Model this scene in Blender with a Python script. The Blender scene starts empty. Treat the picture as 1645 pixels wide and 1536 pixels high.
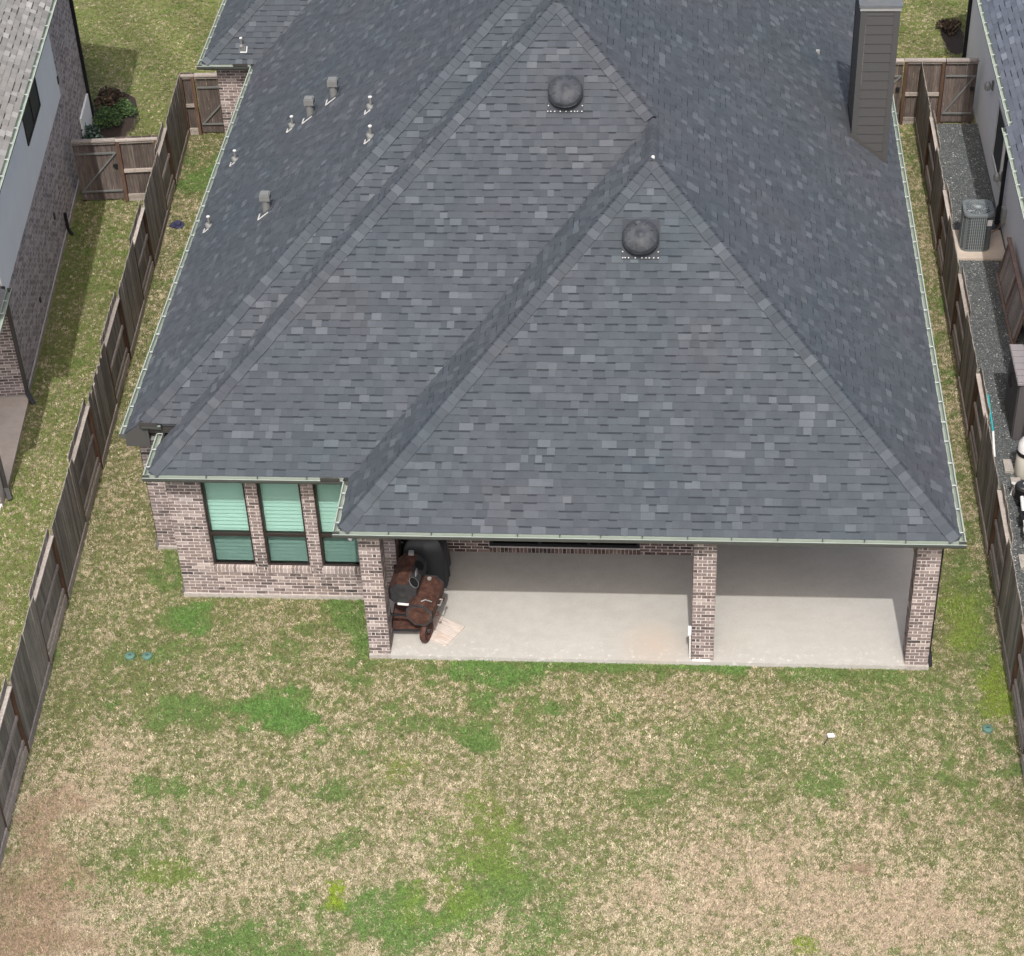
import bpy, math, random
import numpy as np
from mathutils import Vector, Matrix
random.seed(7); RNG = np.random.default_rng(7)
S = bpy.context.scene
COL = S.collection
rad = math.radians

# ------------------------------------------------------------ camera, sky, sun, exposure
CAM = Vector((4.50561, -27.11978, 26.31959))
PITCH, YAW, ROLL, FPX = 0.67976, -0.09701, -0.04668, 3235.85
fwd = Vector((math.sin(YAW)*math.cos(PITCH), math.cos(YAW)*math.cos(PITCH), -math.sin(PITCH)))
r0 = Vector((math.cos(YAW), -math.sin(YAW), 0)); u0 = r0.cross(fwd)
rt = r0*math.cos(ROLL)+u0*math.sin(ROLL); up = -r0*math.sin(ROLL)+u0*math.cos(ROLL)
cd = bpy.data.cameras.new('camera'); co = bpy.data.objects.new('camera', cd); COL.objects.link(co)
m = Matrix((rt, up, -fwd)).transposed().to_4x4(); m.translation = CAM; co.matrix_world = m
cd.sensor_fit = 'HORIZONTAL'; cd.sensor_width = 36; cd.lens = 36*FPX/1645; cd.clip_end = 2000
S.camera = co
SUN_TO = Vector((0.042, -1.0, 1.463)).normalized()
elev = math.asin(SUN_TO.z)
w = bpy.data.worlds.new('World'); S.world = w; w.use_nodes = True
nt = w.node_tree; nt.nodes.clear()
sky = nt.nodes.new('ShaderNodeTexSky'); sky.sky_type = 'NISHITA'; sky.sun_disc = False
sky.sun_elevation = elev; sky.sun_rotation = math.atan2(SUN_TO.x, SUN_TO.y)
sky.air_density = 1.0; sky.dust_density = 6.0; sky.ozone_density = 1.0; sky.altitude = 50
bg = nt.nodes.new('ShaderNodeBackground'); bg.inputs['Strength'].default_value = 0.15
wo = nt.nodes.new('ShaderNodeOutputWorld')
nt.links.new(sky.outputs[0], bg.inputs[0]); nt.links.new(bg.outputs[0], wo.inputs[0])
sd = bpy.data.lights.new('sun', 'SUN'); sd.energy = 2.15; sd.angle = rad(0.6); sd.color = (1, .975, .94)
so = bpy.data.objects.new('sun', sd); COL.objects.link(so); so.location = (10, -20, 40)
so.rotation_euler = (-SUN_TO).to_track_quat('-Z', 'Y').to_euler()
S.view_settings.view_transform = 'Standard'; S.view_settings.look = 'None'
S.view_settings.exposure = 0.60; S.view_settings.gamma = 1.0; S.view_settings.use_curve_mapping = False

# ------------------------------------------------------------ materials
def srgb(r, g, b):
    f = lambda c: (c/255/12.92) if c/255 <= .04045 else ((c/255+.055)/1.055)**2.4
    return (f(r), f(g), f(b), 1)
MATS = {}
class N:
    def __init__(s, name, rough=.85, metallic=0, spec=.3):
        s.m = bpy.data.materials.new(name); s.m.use_nodes = True; s.t = s.m.node_tree
        s.b = s.t.nodes['Principled BSDF']; s.b.inputs['Roughness'].default_value = rough
        s.b.inputs['Metallic'].default_value = metallic; s.b.inputs['Specular IOR Level'].default_value = spec
        MATS[name] = s.m
    def n(s, ty, **kw):
        x = s.t.nodes.new(ty)
        for k, v in kw.items():
            if k.startswith('_'): setattr(x, k[1:], v)
            else: x.inputs[k].default_value = v
        return x
    def l(s, a, b): s.t.links.new(a, b)
    def ramp(s, src, stops):
        r = s.t.nodes.new('ShaderNodeValToRGB'); e = r.color_ramp.elements
        while len(e) < len(stops): e.new(.5)
        for i, (p, c) in enumerate(stops): e[i].position = p; e[i].color = c if len(c) == 4 else (*c, 1)
        s.l(src, r.inputs[0]); return r.outputs[0]
    def coord(s, scale=(1, 1, 1), kind='Position', rot=(0, 0, 0)):
        if kind == 'Position': src = s.n('ShaderNodeNewGeometry').outputs['Position']
        else: src = s.n('ShaderNodeTexCoord').outputs[kind]
        mp = s.n('ShaderNodeMapping'); mp.inputs['Scale'].default_value = scale; mp.inputs['Rotation'].default_value = rot
        s.l(src, mp.inputs[0]); return mp.outputs[0]
    def noise(s, vec, sc, det=4, ro=.6):
        x = s.n('ShaderNodeTexNoise', Scale=sc, Detail=det, Roughness=ro); s.l(vec, x.inputs['Vector']); return x.outputs['Fac']
    def attr(s, name, ty='GEOMETRY'):
        a = s.n('ShaderNodeAttribute'); a.attribute_name = name; a.attribute_type = ty; return a
    def mix(s, fac, a, b, mode='MIX'):
        x = s.n('ShaderNodeMix', _data_type='RGBA', _blend_type=mode)
        for sock, v in ((x.inputs[0], fac), (x.inputs[6], a), (x.inputs[7], b)):
            if isinstance(v, bpy.types.NodeSocket): s.l(v, sock)
            else: sock.default_value = v
        return x.outputs[2]
    def math(s, op, a, b=0.):
        x = s.n('ShaderNodeMath', _operation=op)
        for i, v in enumerate((a, b)):
            if isinstance(v, bpy.types.NodeSocket): s.l(v, x.inputs[i])
            else: x.inputs[i].default_value = v
        return x.outputs[0]
    def base(s, v):
        if isinstance(v, bpy.types.NodeSocket): s.l(v, s.b.inputs['Base Color'])
        else: s.b.inputs['Base Color'].default_value = v
    def bump(s, h, strength=.3, dist=.01):
        x = s.n('ShaderNodeBump', Strength=strength, Distance=dist); s.l(h, x.inputs['Height']); s.l(x.outputs[0], s.b.inputs['Normal'])
def g3(v): return (v, v, v, 1)

def mat_plain(name, col, rough=.7, metallic=0, spec=.3, var=.12, sc=6.):
    k = N(name, rough, metallic, spec); v = k.coord()
    nz = k.noise(v, sc, 5)
    k.base(k.mix(nz, (col[0]*(1-var*1.5), col[1]*(1-var*1.5), col[2]*(1-var*1.5), 1), (col[0]*(1+var), col[1]*(1+var), col[2]*(1+var), 1)))
    return k
def mat_shingle(name, stops, warm):
    k = N(name, .92, 0, .15); a = k.attr('rnd'); c = k.ramp(a.outputs['Fac'], stops)
    v = k.coord(); fine = k.noise(v, 160, 2, .7); big = k.noise(v, .35, 3); mid = k.noise(v, 3.0, 3)
    c = k.mix(k.math('MULTIPLY', fine, .55), c, g3(.0), 'MIX') if False else k.mix(1.0, c, k.ramp(fine, [(.25, g3(.72)), (.75, g3(1.3))]), 'MULTIPLY')
    c = k.mix(1.0, c, k.ramp(big, [(.3, (.93, .98, 1.0)), (.7, warm)]), 'MULTIPLY')
    c = k.mix(1.0, c, k.ramp(mid, [(.3, g3(.93)), (.7, g3(1.06))]), 'MULTIPLY')
    k.base(c); k.bump(fine, .25, .004)
    k.b.inputs['Sheen Weight'].default_value = .0
    return k
mat_shingle('shingle_slate', [(0, (.031, .036, .043)), (.06, (.031, .036, .043)), (.1, (.050, .058, .066)), (.5, (.060, .069, .077)), (.8, (.070, .080, .089)), (.88, (.081, .092, .101)), (1, (.095, .107, .117))], (1.08, 1.0, 1.02))
mat_shingle('shingle_tan', [(0, (.05, .047, .045)), (.06, (.055, .051, .049)), (.1, (.165, .158, .148)), (.6, (.225, .217, .205)), (1, (.32, .31, .295))], (1.03, 1.0, .97))
mat_shingle('shingle_blue', [(0, (.03, .034, .042)), (.06, (.03, .034, .042)), (.1, (.085, .095, .115)), (.8, (.12, .132, .158)), (1, (.2, .215, .245))], (1.04, 1.0, 1.0))

def mat_brick(name, stops, smear):
    k = N(name, .9, 0, .15); c = k.ramp(k.attr('rnd').outputs['Fac'], stops)
    v = k.coord(); n1 = k.noise(v, 55, 4, .7); n2 = k.noise(v, 14, 4, .6); n3 = k.noise(v, 1.1, 3)
    c = k.mix(1., c, k.ramp(n1, [(.3, g3(.72)), (.7, g3(1.25))]), 'MULTIPLY')
    c = k.mix(k.ramp(n2, [(.52, g3(0)), (.72, g3(smear))]), c, (.50, .44, .40, 1))
    c = k.mix(1., c, k.ramp(n3, [(.3, (.9, .9, .92)), (.7, (1.08, 1.03, .98))]), 'MULTIPLY')
    k.base(c); k.bump(n1, .5, .006)
BR = [(0, (.060, .053, .052)), (.12, (.108, .090, .086)), (.35, (.165, .136, .129)), (.6, (.215, .180, .170)), (.85, (.28, .24, .226)), (1, (.40, .355, .335))]
mat_brick('brick_brown', BR, .5)
mat_brick('brick_shaded', [(0, (.03, .024, .024)), (.5, (.10, .07, .06)), (1, (.2, .15, .13))], .3)  # darker copy of the house brick, patio shade put into its colour
k = N('mortar_pale', .95, 0, .1); v = k.coord(); nz = k.noise(v, 30, 4)
k.base(k.ramp(nz, [(.3, (.52, .475, .455)), (.7, (.70, .65, .625))])); k.bump(nz, .4, .004)
# far brick wall (bricks only a couple of pixels each)
k = N('brick_far', .9, 0, .15); v = k.coord((1, 1, 1), 'Object'); sep = k.n('ShaderNodeSeparateXYZ'); k.l(v, sep.inputs[0])
cmb = k.n('ShaderNodeCombineXYZ'); k.l(k.math('ADD', sep.outputs[0], sep.outputs[1]), cmb.inputs[0]); k.l(sep.outputs[2], cmb.inputs[1])
bt = k.n('ShaderNodeTexBrick', Scale=1.0); bt.inputs['Brick Width'].default_value = .235; bt.inputs['Row Height'].default_value = .0776; bt.inputs['Mortar Size'].default_value = .008
bt.inputs['Color1'].default_value = (.17, .14, .132, 1); bt.inputs['Color2'].default_value = (.50, .43, .41, 1); bt.inputs['Mortar'].default_value = (.66, .61, .585, 1); bt.inputs['Bias'].default_value = -.1
k.l(cmb.outputs[0], bt.inputs['Vector']); n1 = k.noise(k.coord(), 16, 5, .75)
k.base(k.mix(1., bt.outputs['Color'], k.ramp(n1, [(.3, g3(.6)), (.7, g3(1.35))]), 'MULTIPLY')); k.bump(bt.outputs['Fac'], .6, -.01)

# patio concrete
k = N('concrete_patio', .75, 0, .35); v = k.coord(); n1 = k.noise(v, .55, 4); n2 = k.noise(v, 40, 4, .7); n3 = k.noise(v, 4.5, 5, .7)
c = k.ramp(n1, [(.3, (.36, .35, .325)), (.7, (.405, .395, .37))])
c = k.mix(1., c, k.ramp(n2, [(.3, g3(.9)), (.7, g3(1.1))]), 'MULTIPLY'); c = k.mix(1., c, k.ramp(n3, [(.25, (.93, .92, .9)), (.7, g3(1.04))]), 'MULTIPLY')
sp = k.n('ShaderNodeSeparateXYZ'); k.l(v, sp.inputs[0])
edge = k.math('MULTIPLY', k.ramp(sp.outputs[1], [(0., g3(1)), (.55, g3(0))]), k.ramp(k.noise(v, 9, 5, .7), [(.56, g3(0)), (.68, g3(.55))]))
c = k.mix(edge, c, (.66, .655, .64, 1))
st = k.n('ShaderNodeVectorMath', _operation='DISTANCE'); k.l(v, st.inputs[0]); st.inputs[1].default_value = (4.35, .35, 0)
stn = k.math('MULTIPLY', k.ramp(st.outputs['Value'], [(.1, g3(1)), (.75, g3(0))]), k.ramp(n3, [(.3, g3(.2)), (.7, g3(.7))]))
c = k.mix(stn, c, (.42, .33, .25, 1)); k.base(c); k.bump(n2, .25, .004)
k = N('concrete_edge', .9, 0, .2); v = k.coord(); n1 = k.noise(v, 12, 5, .7); k.base(k.ramp(n1, [(.3, (.27, .245, .22)), (.7, (.42, .395, .36))])); k.bump(n1, .4, .01)
k = N('concrete_beige', .9, 0, .2); v = k.coord(); n1 = k.noise(v, 3, 5, .7); k.base(k.ramp(n1, [(.3, (.42, .36, .30)), (.7, (.53, .46, .395))]))
mat_plain('concrete_white', (.72, .73, .72), .8, var=.05)

def mat_wood(name, cols, streak=(6, 6, .5), rough=.9, speck=.0):
    k = N(name, rough, 0, .15)
    oi = k.n('ShaderNodeObjectInfo'); v = k.coord(streak, 'Position'); ad = k.n('ShaderNodeVectorMath', _operation='ADD'); k.l(v, ad.inputs[0])
    cmb = k.n('ShaderNodeCombineXYZ'); k.l(k.math('MULTIPLY', oi.outputs['Random'], 37.), cmb.inputs[2]); k.l(cmb.outputs[0], ad.inputs[1])
    n1 = k.noise(ad.outputs[0], 5, 6, .7); n2 = k.noise(k.coord(), 1.3, 3)
    c = k.ramp(n1, [(.25, cols[0]), (.5, cols[1]), (.78, cols[2])])
    c = k.mix(1., c, k.ramp(oi.outputs['Random'], [(0, g3(.72)), (1, g3(1.3))]), 'MULTIPLY')
    c = k.mix(1., c, k.ramp(n2, [(.3, g3(.82)), (.7, g3(1.12))]), 'MULTIPLY')
    if speck:
        n3 = k.noise(k.coord((1, 1, .35)), 9, 2, .5); c = k.mix(k.ramp(n3, [(.68, g3(0)), (.74, g3(speck))]), c, (.42, .38, .36, 1))
    k.base(c); k.bump(n1, .4, .006); return k
mat_wood('wood_weathered', [(.115, .104, .087), (.215, .196, .168), (.325, .30, .262)], speck=.25)
mat_wood('wood_brown', [(.055, .044, .039), (.108, .088, .079), (.18, .152, .138)], speck=.4)
mat_wood('wood_post', [(.062, .036, .024), (.105, .064, .044), (.165, .108, .078)])
mat_wood('wood_grey', [(.20, .175, .155), (.31, .275, .245), (.42, .375, .335)], (4, 4, 4))
mat_wood('wood_planter', [(.12, .075, .06), (.2, .14, .115), (.28, .21, .18)])
k = N('wood_plank', .8, 0, .2); v = k.coord((1, 1, 1), 'Object'); mp = k.coord((2.2, 30, 1), 'Object'); n1 = k.noise(mp, 1.2, 5, .7); n2 = k.noise(v, 3.5, 3)
c = k.ramp(n1, [(.3, (.30, .25, .21)), (.5, (.50, .45, .41)), (.7, (.60, .56, .53))]); k.base(k.mix(k.ramp(n2, [(.5, g3(0)), (.75, g3(.5))]), c, (.43, .25, .15, 1)))
# painted metals and trims
mat_plain('bronze_trim', (.045, .043, .042), .5, 0, .4)
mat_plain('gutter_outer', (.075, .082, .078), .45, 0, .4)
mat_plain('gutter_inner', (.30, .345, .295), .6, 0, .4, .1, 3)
mat_plain('hanger_white', (.44, .47, .44), .5)
mat_plain('soffit_grey', (.20, .20, .195), .8)
mat_plain('ceiling_paint', (.20, .205, .205), .85, var=.03)
mat_plain('siding_grey', (.062, .062, .061), .6, 0, .3, .05, 4)
mat_plain('siding_light', (.40, .39, .37), .6)
mat_plain('metal_cap', (.15, .16, .17), .5, .3, .4)
mat_plain('metal_galv', (.34, .345, .33), .5, .3, .4)
mat_plain('flue_grey', (.165, .17, .165), .6, .1)
mat_plain('caulk_white', (.50, .50, .48), .6)
mat_plain('vent_dark', (.048, .053, .061), .6, .0, .3, .5, 7); mat_plain('vent_flange', (.05, .055, .063), .9, 0, .1)
mat_plain('black_metal', (.018, .018, .02), .5, .2, .4)
mat_plain('black_matte', (.010, .010, .011), .7)
mat_plain('stucco_pale', (.80, .82, .79), .9, 0, .2, .06, 1.2)
mat_plain('stucco_white', (.86, .855, .83), .85, 0, .2, .04, 1.5)
mat_plain('trim_white', (.70, .69, .64), .6)
mat_plain('white_plastic', (.78, .78, .77), .4, 0, .5, .04)
mat_plain('beige_plastic', (.62, .60, .52), .5, 0, .4, .05)
mat_plain('green_lid', (.085, .17, .135), .6)
mat_plain('navy_cloth', (.035, .035, .075), .9)
mat_plain('shed_side', (.105, .098, .098), .6, 0, .3, .05)
mat_plain('shed_lid', (.255, .235, .24), .6, 0, .3, .05)
mat_plain('ac_metal', (.16, .18, .185), .45, .2, .4, .1, 8)
mat_plain('ac_dark', (.04, .048, .05), .6)
mat_plain('ac_light', (.34, .38, .39), .5, .2)
mat_plain('copper', (.45, .30, .2), .35, .8)
mat_plain('teal_paint', (.01, .30, .33), .5)
mat_plain('blind_white', (.68, .69, .67), .6, var=.02)
mat_plain('frame_brown', (.030, .022, .020), .45, 0, .4)
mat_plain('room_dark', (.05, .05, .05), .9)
mat_plain('steel_bright', (.7, .7, .7), .3, .7)
mat_plain('cover_black', (.026, .029, .033), .5, 0, .5, .2, 9)
k = N('rust_steel', .75, .1, .3); v = k.coord(); n1 = k.noise(v, 9, 6, .7); n2 = k.noise(v, 2.6, 3)
c = k.ramp(n1, [(.28, (.025, .013, .011)), (.48, (.058, .027, .020)), (.62, (.10, .047, .032)), (.78, (.19, .115, .085))]); k.base(k.mix(k.ramp(n2, [(.5, g3(0)), (.65, g3(.55))]), c, (.10, .05, .04, 1))); k.bump(n1, .4, .004)
k = N('smoker_black', .6, .1, .35); v = k.coord(); n1 = k.noise(v, 8, 5, .7); k.base(k.ramp(n1, [(.3, (.022, .022, .025)), (.62, (.05, .05, .052)), (.8, (.15, .085, .06))]))
k = N('mulch', .95); v = k.coord(); n1 = k.noise(v, 30, 5, .8); k.base(k.ramp(n1, [(.3, (.015, .012, .011)), (.6, (.05, .036, .028)), (.8, (.11, .075, .055))])); k.bump(n1, .8, .03)
k = N('soil_lawn', .95, 0, .1); v = k.coord(); n1 = k.noise(v, 22, 5, .75); n2 = k.noise(v, .8, 4)
c = k.ramp(n1, [(.3, (.10, .085, .045)), (.55, (.24, .20, .125)), (.75, (.36, .30, .21))]); k.base(k.mix(k.ramp(n2, [(.4, g3(.15)), (.7, g3(.5))]), c, (.12, .15, .045, 1))); k.bump(n1, .6, .03)
k = N('gravel_bed', .95, 0, .15); v = k.coord(); n1 = k.noise(v, 45, 3, .7); k.base(k.ramp(n1, [(.35, (.055, .062, .062)), (.6, (.11, .12, .12)), (.75, (.19, .198, .198))])); k.bump(n1, .8, .02)
k = N('pebble_grey', .85, 0, .2); oi = k.n('ShaderNodeObjectInfo'); k.base(k.ramp(oi.outputs['Random'], [(0, (.05, .057, .057)), (.6, (.105, .116, .116)), (.93, (.17, .175, .18)), (.985, (.38, .38, .375)), (1, (.5, .5, .49))]))
# grass tufts take their tint from the point they grow on
k = N('grass_blade', .8, 0, .15); a = k.attr('tint', 'INSTANCER'); b = k.attr('rnd')
c = k.mix(a.outputs['Alpha'], (.19, .19, .08, 1), a.outputs['Color'])
c = k.mix(1., c, k.ramp(b.outputs['Fac'], [(0, g3(.55)), (.5, g3(1.0)), (1, g3(1.45))]), 'MULTIPLY'); k.base(c)
k = N('leaf_green', .6, 0, .3); k.base(k.ramp(k.attr('rnd').outputs['Fac'], [(0, (.015, .035, .012)), (.5, (.045, .10, .025)), (1, (.12, .20, .06))]))
k = N('leaf_dark', .4, 0, .5); k.base(k.ramp(k.attr('rnd').outputs['Fac'], [(0, (.006, .02, .012)), (.6, (.02, .06, .035)), (1, (.16, .24, .2))]))
k = N('leaf_red', .8, 0, .1); k.base(k.ramp(k.attr('rnd').outputs['Fac'], [(0, (.015, .012, .009)), (.5, (.05, .036, .026)), (1, (.15, .11, .07))]))
k = N('leaf_olive', .7, 0, .2); k.base(k.ramp(k.attr('rnd').outputs['Fac'], [(0, (.04, .045, .012)), (.5, (.14, .15, .04)), (1, (.28, .27, .10))]))
k = N('bark', .9); k.base((.06, .045, .035, 1))
def mat_glass(name, tint, gloss=.1, rough=.03):
    k = N(name); t = k.t; t.nodes.remove(k.b)
    tr = k.n('ShaderNodeBsdfTransparent'); tr.inputs[0].default_value = (*tint, 1)
    gl = k.n('ShaderNodeBsdfGlossy', Roughness=rough); mx = k.n('ShaderNodeMixShader'); fr = k.n('ShaderNodeLayerWeight', Blend=.25)
    k.l(k.math('ADD', k.math('MULTIPLY', k.math('POWER', fr.outputs['Facing'], 4.), .5), gloss), mx.inputs[0]); k.l(tr.outputs[0], mx.inputs[1]); k.l(gl.outputs[0], mx.inputs[2])
    k.l(mx.outputs[0], t.nodes['Material Output'].inputs[0])
mat_glass('glass_green', (.775, .885, .855), .025)
mat_glass('screen_mesh', (.81, .815, .82), .0, .6)
mat_glass('glass_dark', (.10, .11, .12), .04)
def M(n): return MATS[n]

# ------------------------------------------------------------ mesh helpers
WM = {}                                     # world matrices
class MB:
    def __init__(s): s.v = []; s.f = []; s.r = []; s.mi = []
    def add(s, vs, fs, r=.5, mi=0):
        o = len(s.v); s.v += [tuple(p) for p in vs]
        for f in fs: s.f.append(tuple(i+o for i in f)); s.r.append(r); s.mi.append(mi)
        return s
    def box(s, a, b, r=.5, mi=0, T=None):
        (x0, y0, z0), (x1, y1, z1) = a, b
        vs = [(x0, y0, z0), (x1, y0, z0), (x1, y1, z0), (x0, y1, z0), (x0, y0, z1), (x1, y0, z1), (x1, y1, z1), (x0, y1, z1)]
        if T is not None: vs = [T @ Vector(p) for p in vs]
        return s.add(vs, [(0, 3, 2, 1), (4, 5, 6, 7), (0, 1, 5, 4), (1, 2, 6, 5), (2, 3, 7, 6), (3, 0, 4, 7)], r, mi)
    def bar(s, p, q, wd, ht, upv=(0, 0, 1), r=.5, mi=0):
        p, q = Vector(p), Vector(q); d = (q-p); L = d.length; d.normalize(); sx = d.cross(Vector(upv)).normalized(); sz = sx.cross(d)
        T = Matrix((sx, d, sz)).transposed().to_4x4(); T.translation = p
        return s.box((-wd/2, 0, -ht/2), (wd/2, L, ht/2), r, mi, T)
    def rings(s, rings, close=True, cap0=True, cap1=True, r=.5, mi=0):
        n = len(rings[0]); vs = [p for g in rings for p in g]; fs = []
        for i in range(len(rings)-1):
            for j in range(n if close else n-1):
                a = i*n+j; b = i*n+(j+1) % n; fs.append((a, b, b+n, a+n))
        if cap0: fs.append(tuple(range(n-1, -1, -1)))
        if cap1: fs.append(tuple(range((len(rings)-1)*n, len(rings)*n)))
        return s.add(vs, fs, r, mi)
    def tube(s, pts, rd, n=10, r=.5, mi=0):
        pts = [Vector(p) for p in pts]; R = []
        for i, p in enumerate(pts):
            d = (pts[min(i+1, len(pts)-1)]-pts[max(i-1, 0)]).normalized(); a = d.orthogonal().normalized()
            if abs(d.z) < .99: a = d.cross(Vector((0, 0, 1))).normalized()
            b = d.cross(a); rr = rd[i] if isinstance(rd, (list, tuple)) else rd
            R.append([p+a*rr*math.cos(2*math.pi*j/n)+b*rr*math.sin(2*math.pi*j/n) for j in range(n)])
        return s.rings(R, r=r, mi=mi)
    def lathe(s, prof, c, axis=(0, 0, 1), n=24, r=.5, mi=0, caps=True):
        ax = Vector(axis).normalized(); a = ax.orthogonal().normalized(); b = ax.cross(a); c = Vector(c)
        R = [[c+ax*h+a*rr*math.cos(2*math.pi*j/n)+b*rr*math.sin(2*math.pi*j/n) for j in range(n)] for rr, h in prof]
        return s.rings(R, cap0=caps, cap1=caps, r=r, mi=mi)
    def mesh(s, name, mats):
        me = bpy.data.meshes.new(name); me.from_pydata(s.v, [], s.f)
        for mt in (mats if isinstance(mats, (list, tuple)) else [mats]): me.materials.append(M(mt))
        a = me.attributes.new('rnd', 'FLOAT', 'FACE'); a.data.foreach_set('value', np.array(s.r, np.float32))
        if any(s.mi): me.polygons.foreach_set('material_index', s.mi)
        me.update(); return me
    def obj(s, name, mats, parent=None, smooth=0, **kw):
        o = link(name, s.mesh(name, mats), parent, **kw)
        if smooth: smooth_mesh(o.data, smooth)
        return o
def smooth_mesh(me, ang):
    me.polygons.foreach_set('use_smooth', [True]*len(me.polygons))
    me.update()
    import bmesh
    bm = bmesh.new(); bm.from_mesh(me)
    for e in bm.edges:
        e.smooth = not (len(e.link_faces) == 2 and e.calc_face_angle(0) > rad(ang))
    bm.to_mesh(me); bm.free()
def link(name, data, parent=None, world=None, kind=None):
    o = bpy.data.objects.new(name, data); COL.objects.link(o)
    W = world if world is not None else (WM[parent].copy() if (parent is not None and parent in LOCAL) else Matrix())
    WM[o] = W
    if parent is not None:
        o.parent = parent
        o.matrix_basis = WM[parent].inverted() @ W
        if parent in LOCAL: LOCAL.add(o)
    else: o.matrix_basis = W
    if kind: o['kind'] = kind
    return o
LOCAL = set()                                # things whose parts are written in the thing's own frame
def thing(name, label, cat, loc=(0, 0, 0), group=None, rotz=None):
    W = Matrix.Translation(loc)
    if rotz is not None: W = W @ Matrix.Rotation(rotz, 4, 'Z')
    o = link(name, None, None, W); o.empty_display_size = .3
    if rotz is not None: LOCAL.add(o)
    tag(o, label, cat, group); return o
def tag(o, label, cat=None, group=None):
    o['label'] = label
    if cat: o['category'] = cat
    if group: o['group'] = group
    return o
def center(o):                               # move a one-mesh thing's origin to its base
    me = o.data; n = len(me.vertices); co_ = np.empty(n*3); me.vertices.foreach_get('co', co_); co_ = co_.reshape(-1, 3)
    c = np.array([(co_[:, 0].min()+co_[:, 0].max())/2, (co_[:, 1].min()+co_[:, 1].max())/2, co_[:, 2].min()])
    me.vertices.foreach_set('co', (co_-c).ravel()); me.update(); o.location = tuple(c); return o

GZ = -0.10                                    # lawn level; the patio slab is z = 0
# ------------------------------------------------------------ ground
def sheet(name, poly, z, mt):
    o = MB().add([(x, y, z) for x, y in poly], [tuple(range(len(poly)))]).obj(name, mt); o['kind'] = 'structure'; return o
sheet('ground', [(-300, -300), (300, -300), (300, 400), (-300, 400)], GZ-.01, 'soil_lawn')
gravel = sheet('gravel_path', [(11.02, -3), (12.58, -3), (12.58, 20.35), (11.02, 20.35)], GZ+.04, 'gravel_bed')

# ------------------------------------------------------------ main house
HE, T = 3.28763, .8047
XPL, XR, YP, XBL, YB, XCL, YC = -1.21673, 9.61181, -.30, -4.95515, 1.19941, -5.67053, 2.06377
XDL, YD = -7.01, 17.27
CT = 1/math.sqrt(1+T*T); ST = T*CT
YEND = 23.5
house = thing('brick_house', 'large brown brick house with dark slate-grey shingle roof and covered back patio', 'house', (2, 8, GZ))
rp = (XR-XPL)/2; rb = (XR-XBL)/2; rc = (XR-XCL)/2
xm, xb, xc = XPL+rp, XBL+rb, XCL+rc
YCUT = 2.40                                   # front of the small left eave return
RD = 3.5; HI = .04                            # shingles stop short of the hips, the caps cover the joint
planes = dict(
    p_front=('X', YP, +1, lambda r: (XPL+r+HI, XR-r-HI), rp, 0),
    b_front=('X', YB, +1, lambda r: (XBL+r+HI, XPL+r if r <= rp else XR-r-HI), rb, 0),
    p_left=('Y', XPL, +1, lambda r: (YP+r+HI, YB+r), rp, 0),
    b_left=('Y', XBL, +1, lambda r: (YB+r+HI, YC+r), rb, 0),
    c_front=('X', YC, +1, lambda r: (XCL+r+HI, min(XBL+r, XR-r-HI)), rc, YCUT-YC),
    left=('Y', XCL, +1, lambda r: (max(YC+r+HI, YCUT), min(YD+r, YD+RD)), rc, 0),
    right=('Y', XR, -1, lambda r: ((YP if r <= rp else YB if r <= rb else YC)+r+HI, YEND-r*.1), rc, 0),
    d_back=('X', YD, +1, lambda r: (XDL+r+HI, XCL+r), RD, 0),
    d_left=('Y', XDL, +1, lambda r: (YD+r, YD+2*RD-r), RD, 0))
def pframe(key):
    ax, e0, sg, fn, rmax, rmin = planes[key]
    if ax == 'X':
        P = lambda u, r, h: Vector((u, e0+sg*r-sg*ST*h, HE+T*r+CT*h))
    else:
        P = lambda u, r, h: Vector((e0+sg*r-sg*ST*h, u, HE+T*r+CT*h))
    return P, fn, rmax, rmin
# deck beneath the shingles: one solid slab per slope, 15 mm under the shingle plane
deck = MB()
def slab(poly):
    tp = [Vector(p) for p in poly]; bt = [p-Vector((0, 0, .05)) for p in tp]; n = len(tp)
    deck.add(tp+bt, [tuple(range(n)), tuple(range(2*n-1, n-1, -1))]+[(i, (i+1) % n+0, (i+1) % n+n, i+n) for i in range(n)])
def zz(r): return HE+T*r-.015
def pt(x, y, r): return (x, y, zz(r))
slab([pt(XPL, YP, 0), pt(XR, YP, 0), pt(xm, YP+rp, rp)])
slab([pt(XBL, YB, 0), pt(XPL, YB, 0), pt(xm, YB+rp, rp), pt(xb, YB+rb, rb)])
slab([pt(XPL, YP, 0), pt(xm, YP+rp, rp), pt(xm, YB+rp, rp), pt(XPL, YB, 0)])
slab([pt(XBL, YB, 0), pt(xb, YB+rb, rb), pt(xb, YC+rb, rb), pt(XBL, YC, 0)])
rcut = YCUT-YC
slab([pt(XCL+rcut, YCUT, rcut), pt(XBL+rcut, YCUT, rcut), pt(xb, YC+rb, rb), pt(xc, YC+rc, rc)])
slab([pt(XCL, YCUT, 0), pt(XCL+rcut, YCUT, rcut), pt(xc, YC+rc, rc), pt(xc, YD+RD, rc), pt(XCL+RD, YD+RD, RD), pt(XCL, YD, 0)])
slab([pt(XCL+RD, YD+RD, RD), pt(xc, YD+RD, rc), pt(xc, YEND, rc), pt(XCL, YEND+4, 0), pt(XCL, YD+2*RD, 0)])
slab([pt(XR, YP, 0), pt(XR, YEND+4, 0), pt(xc, YEND, rc), pt(xc, YC+rc, rc), pt(xb, YC+rb, rb), pt(xb, YB+rb, rb), pt(xm, YB+rp, rp), pt(xm, YP+rp, rp)])
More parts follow.
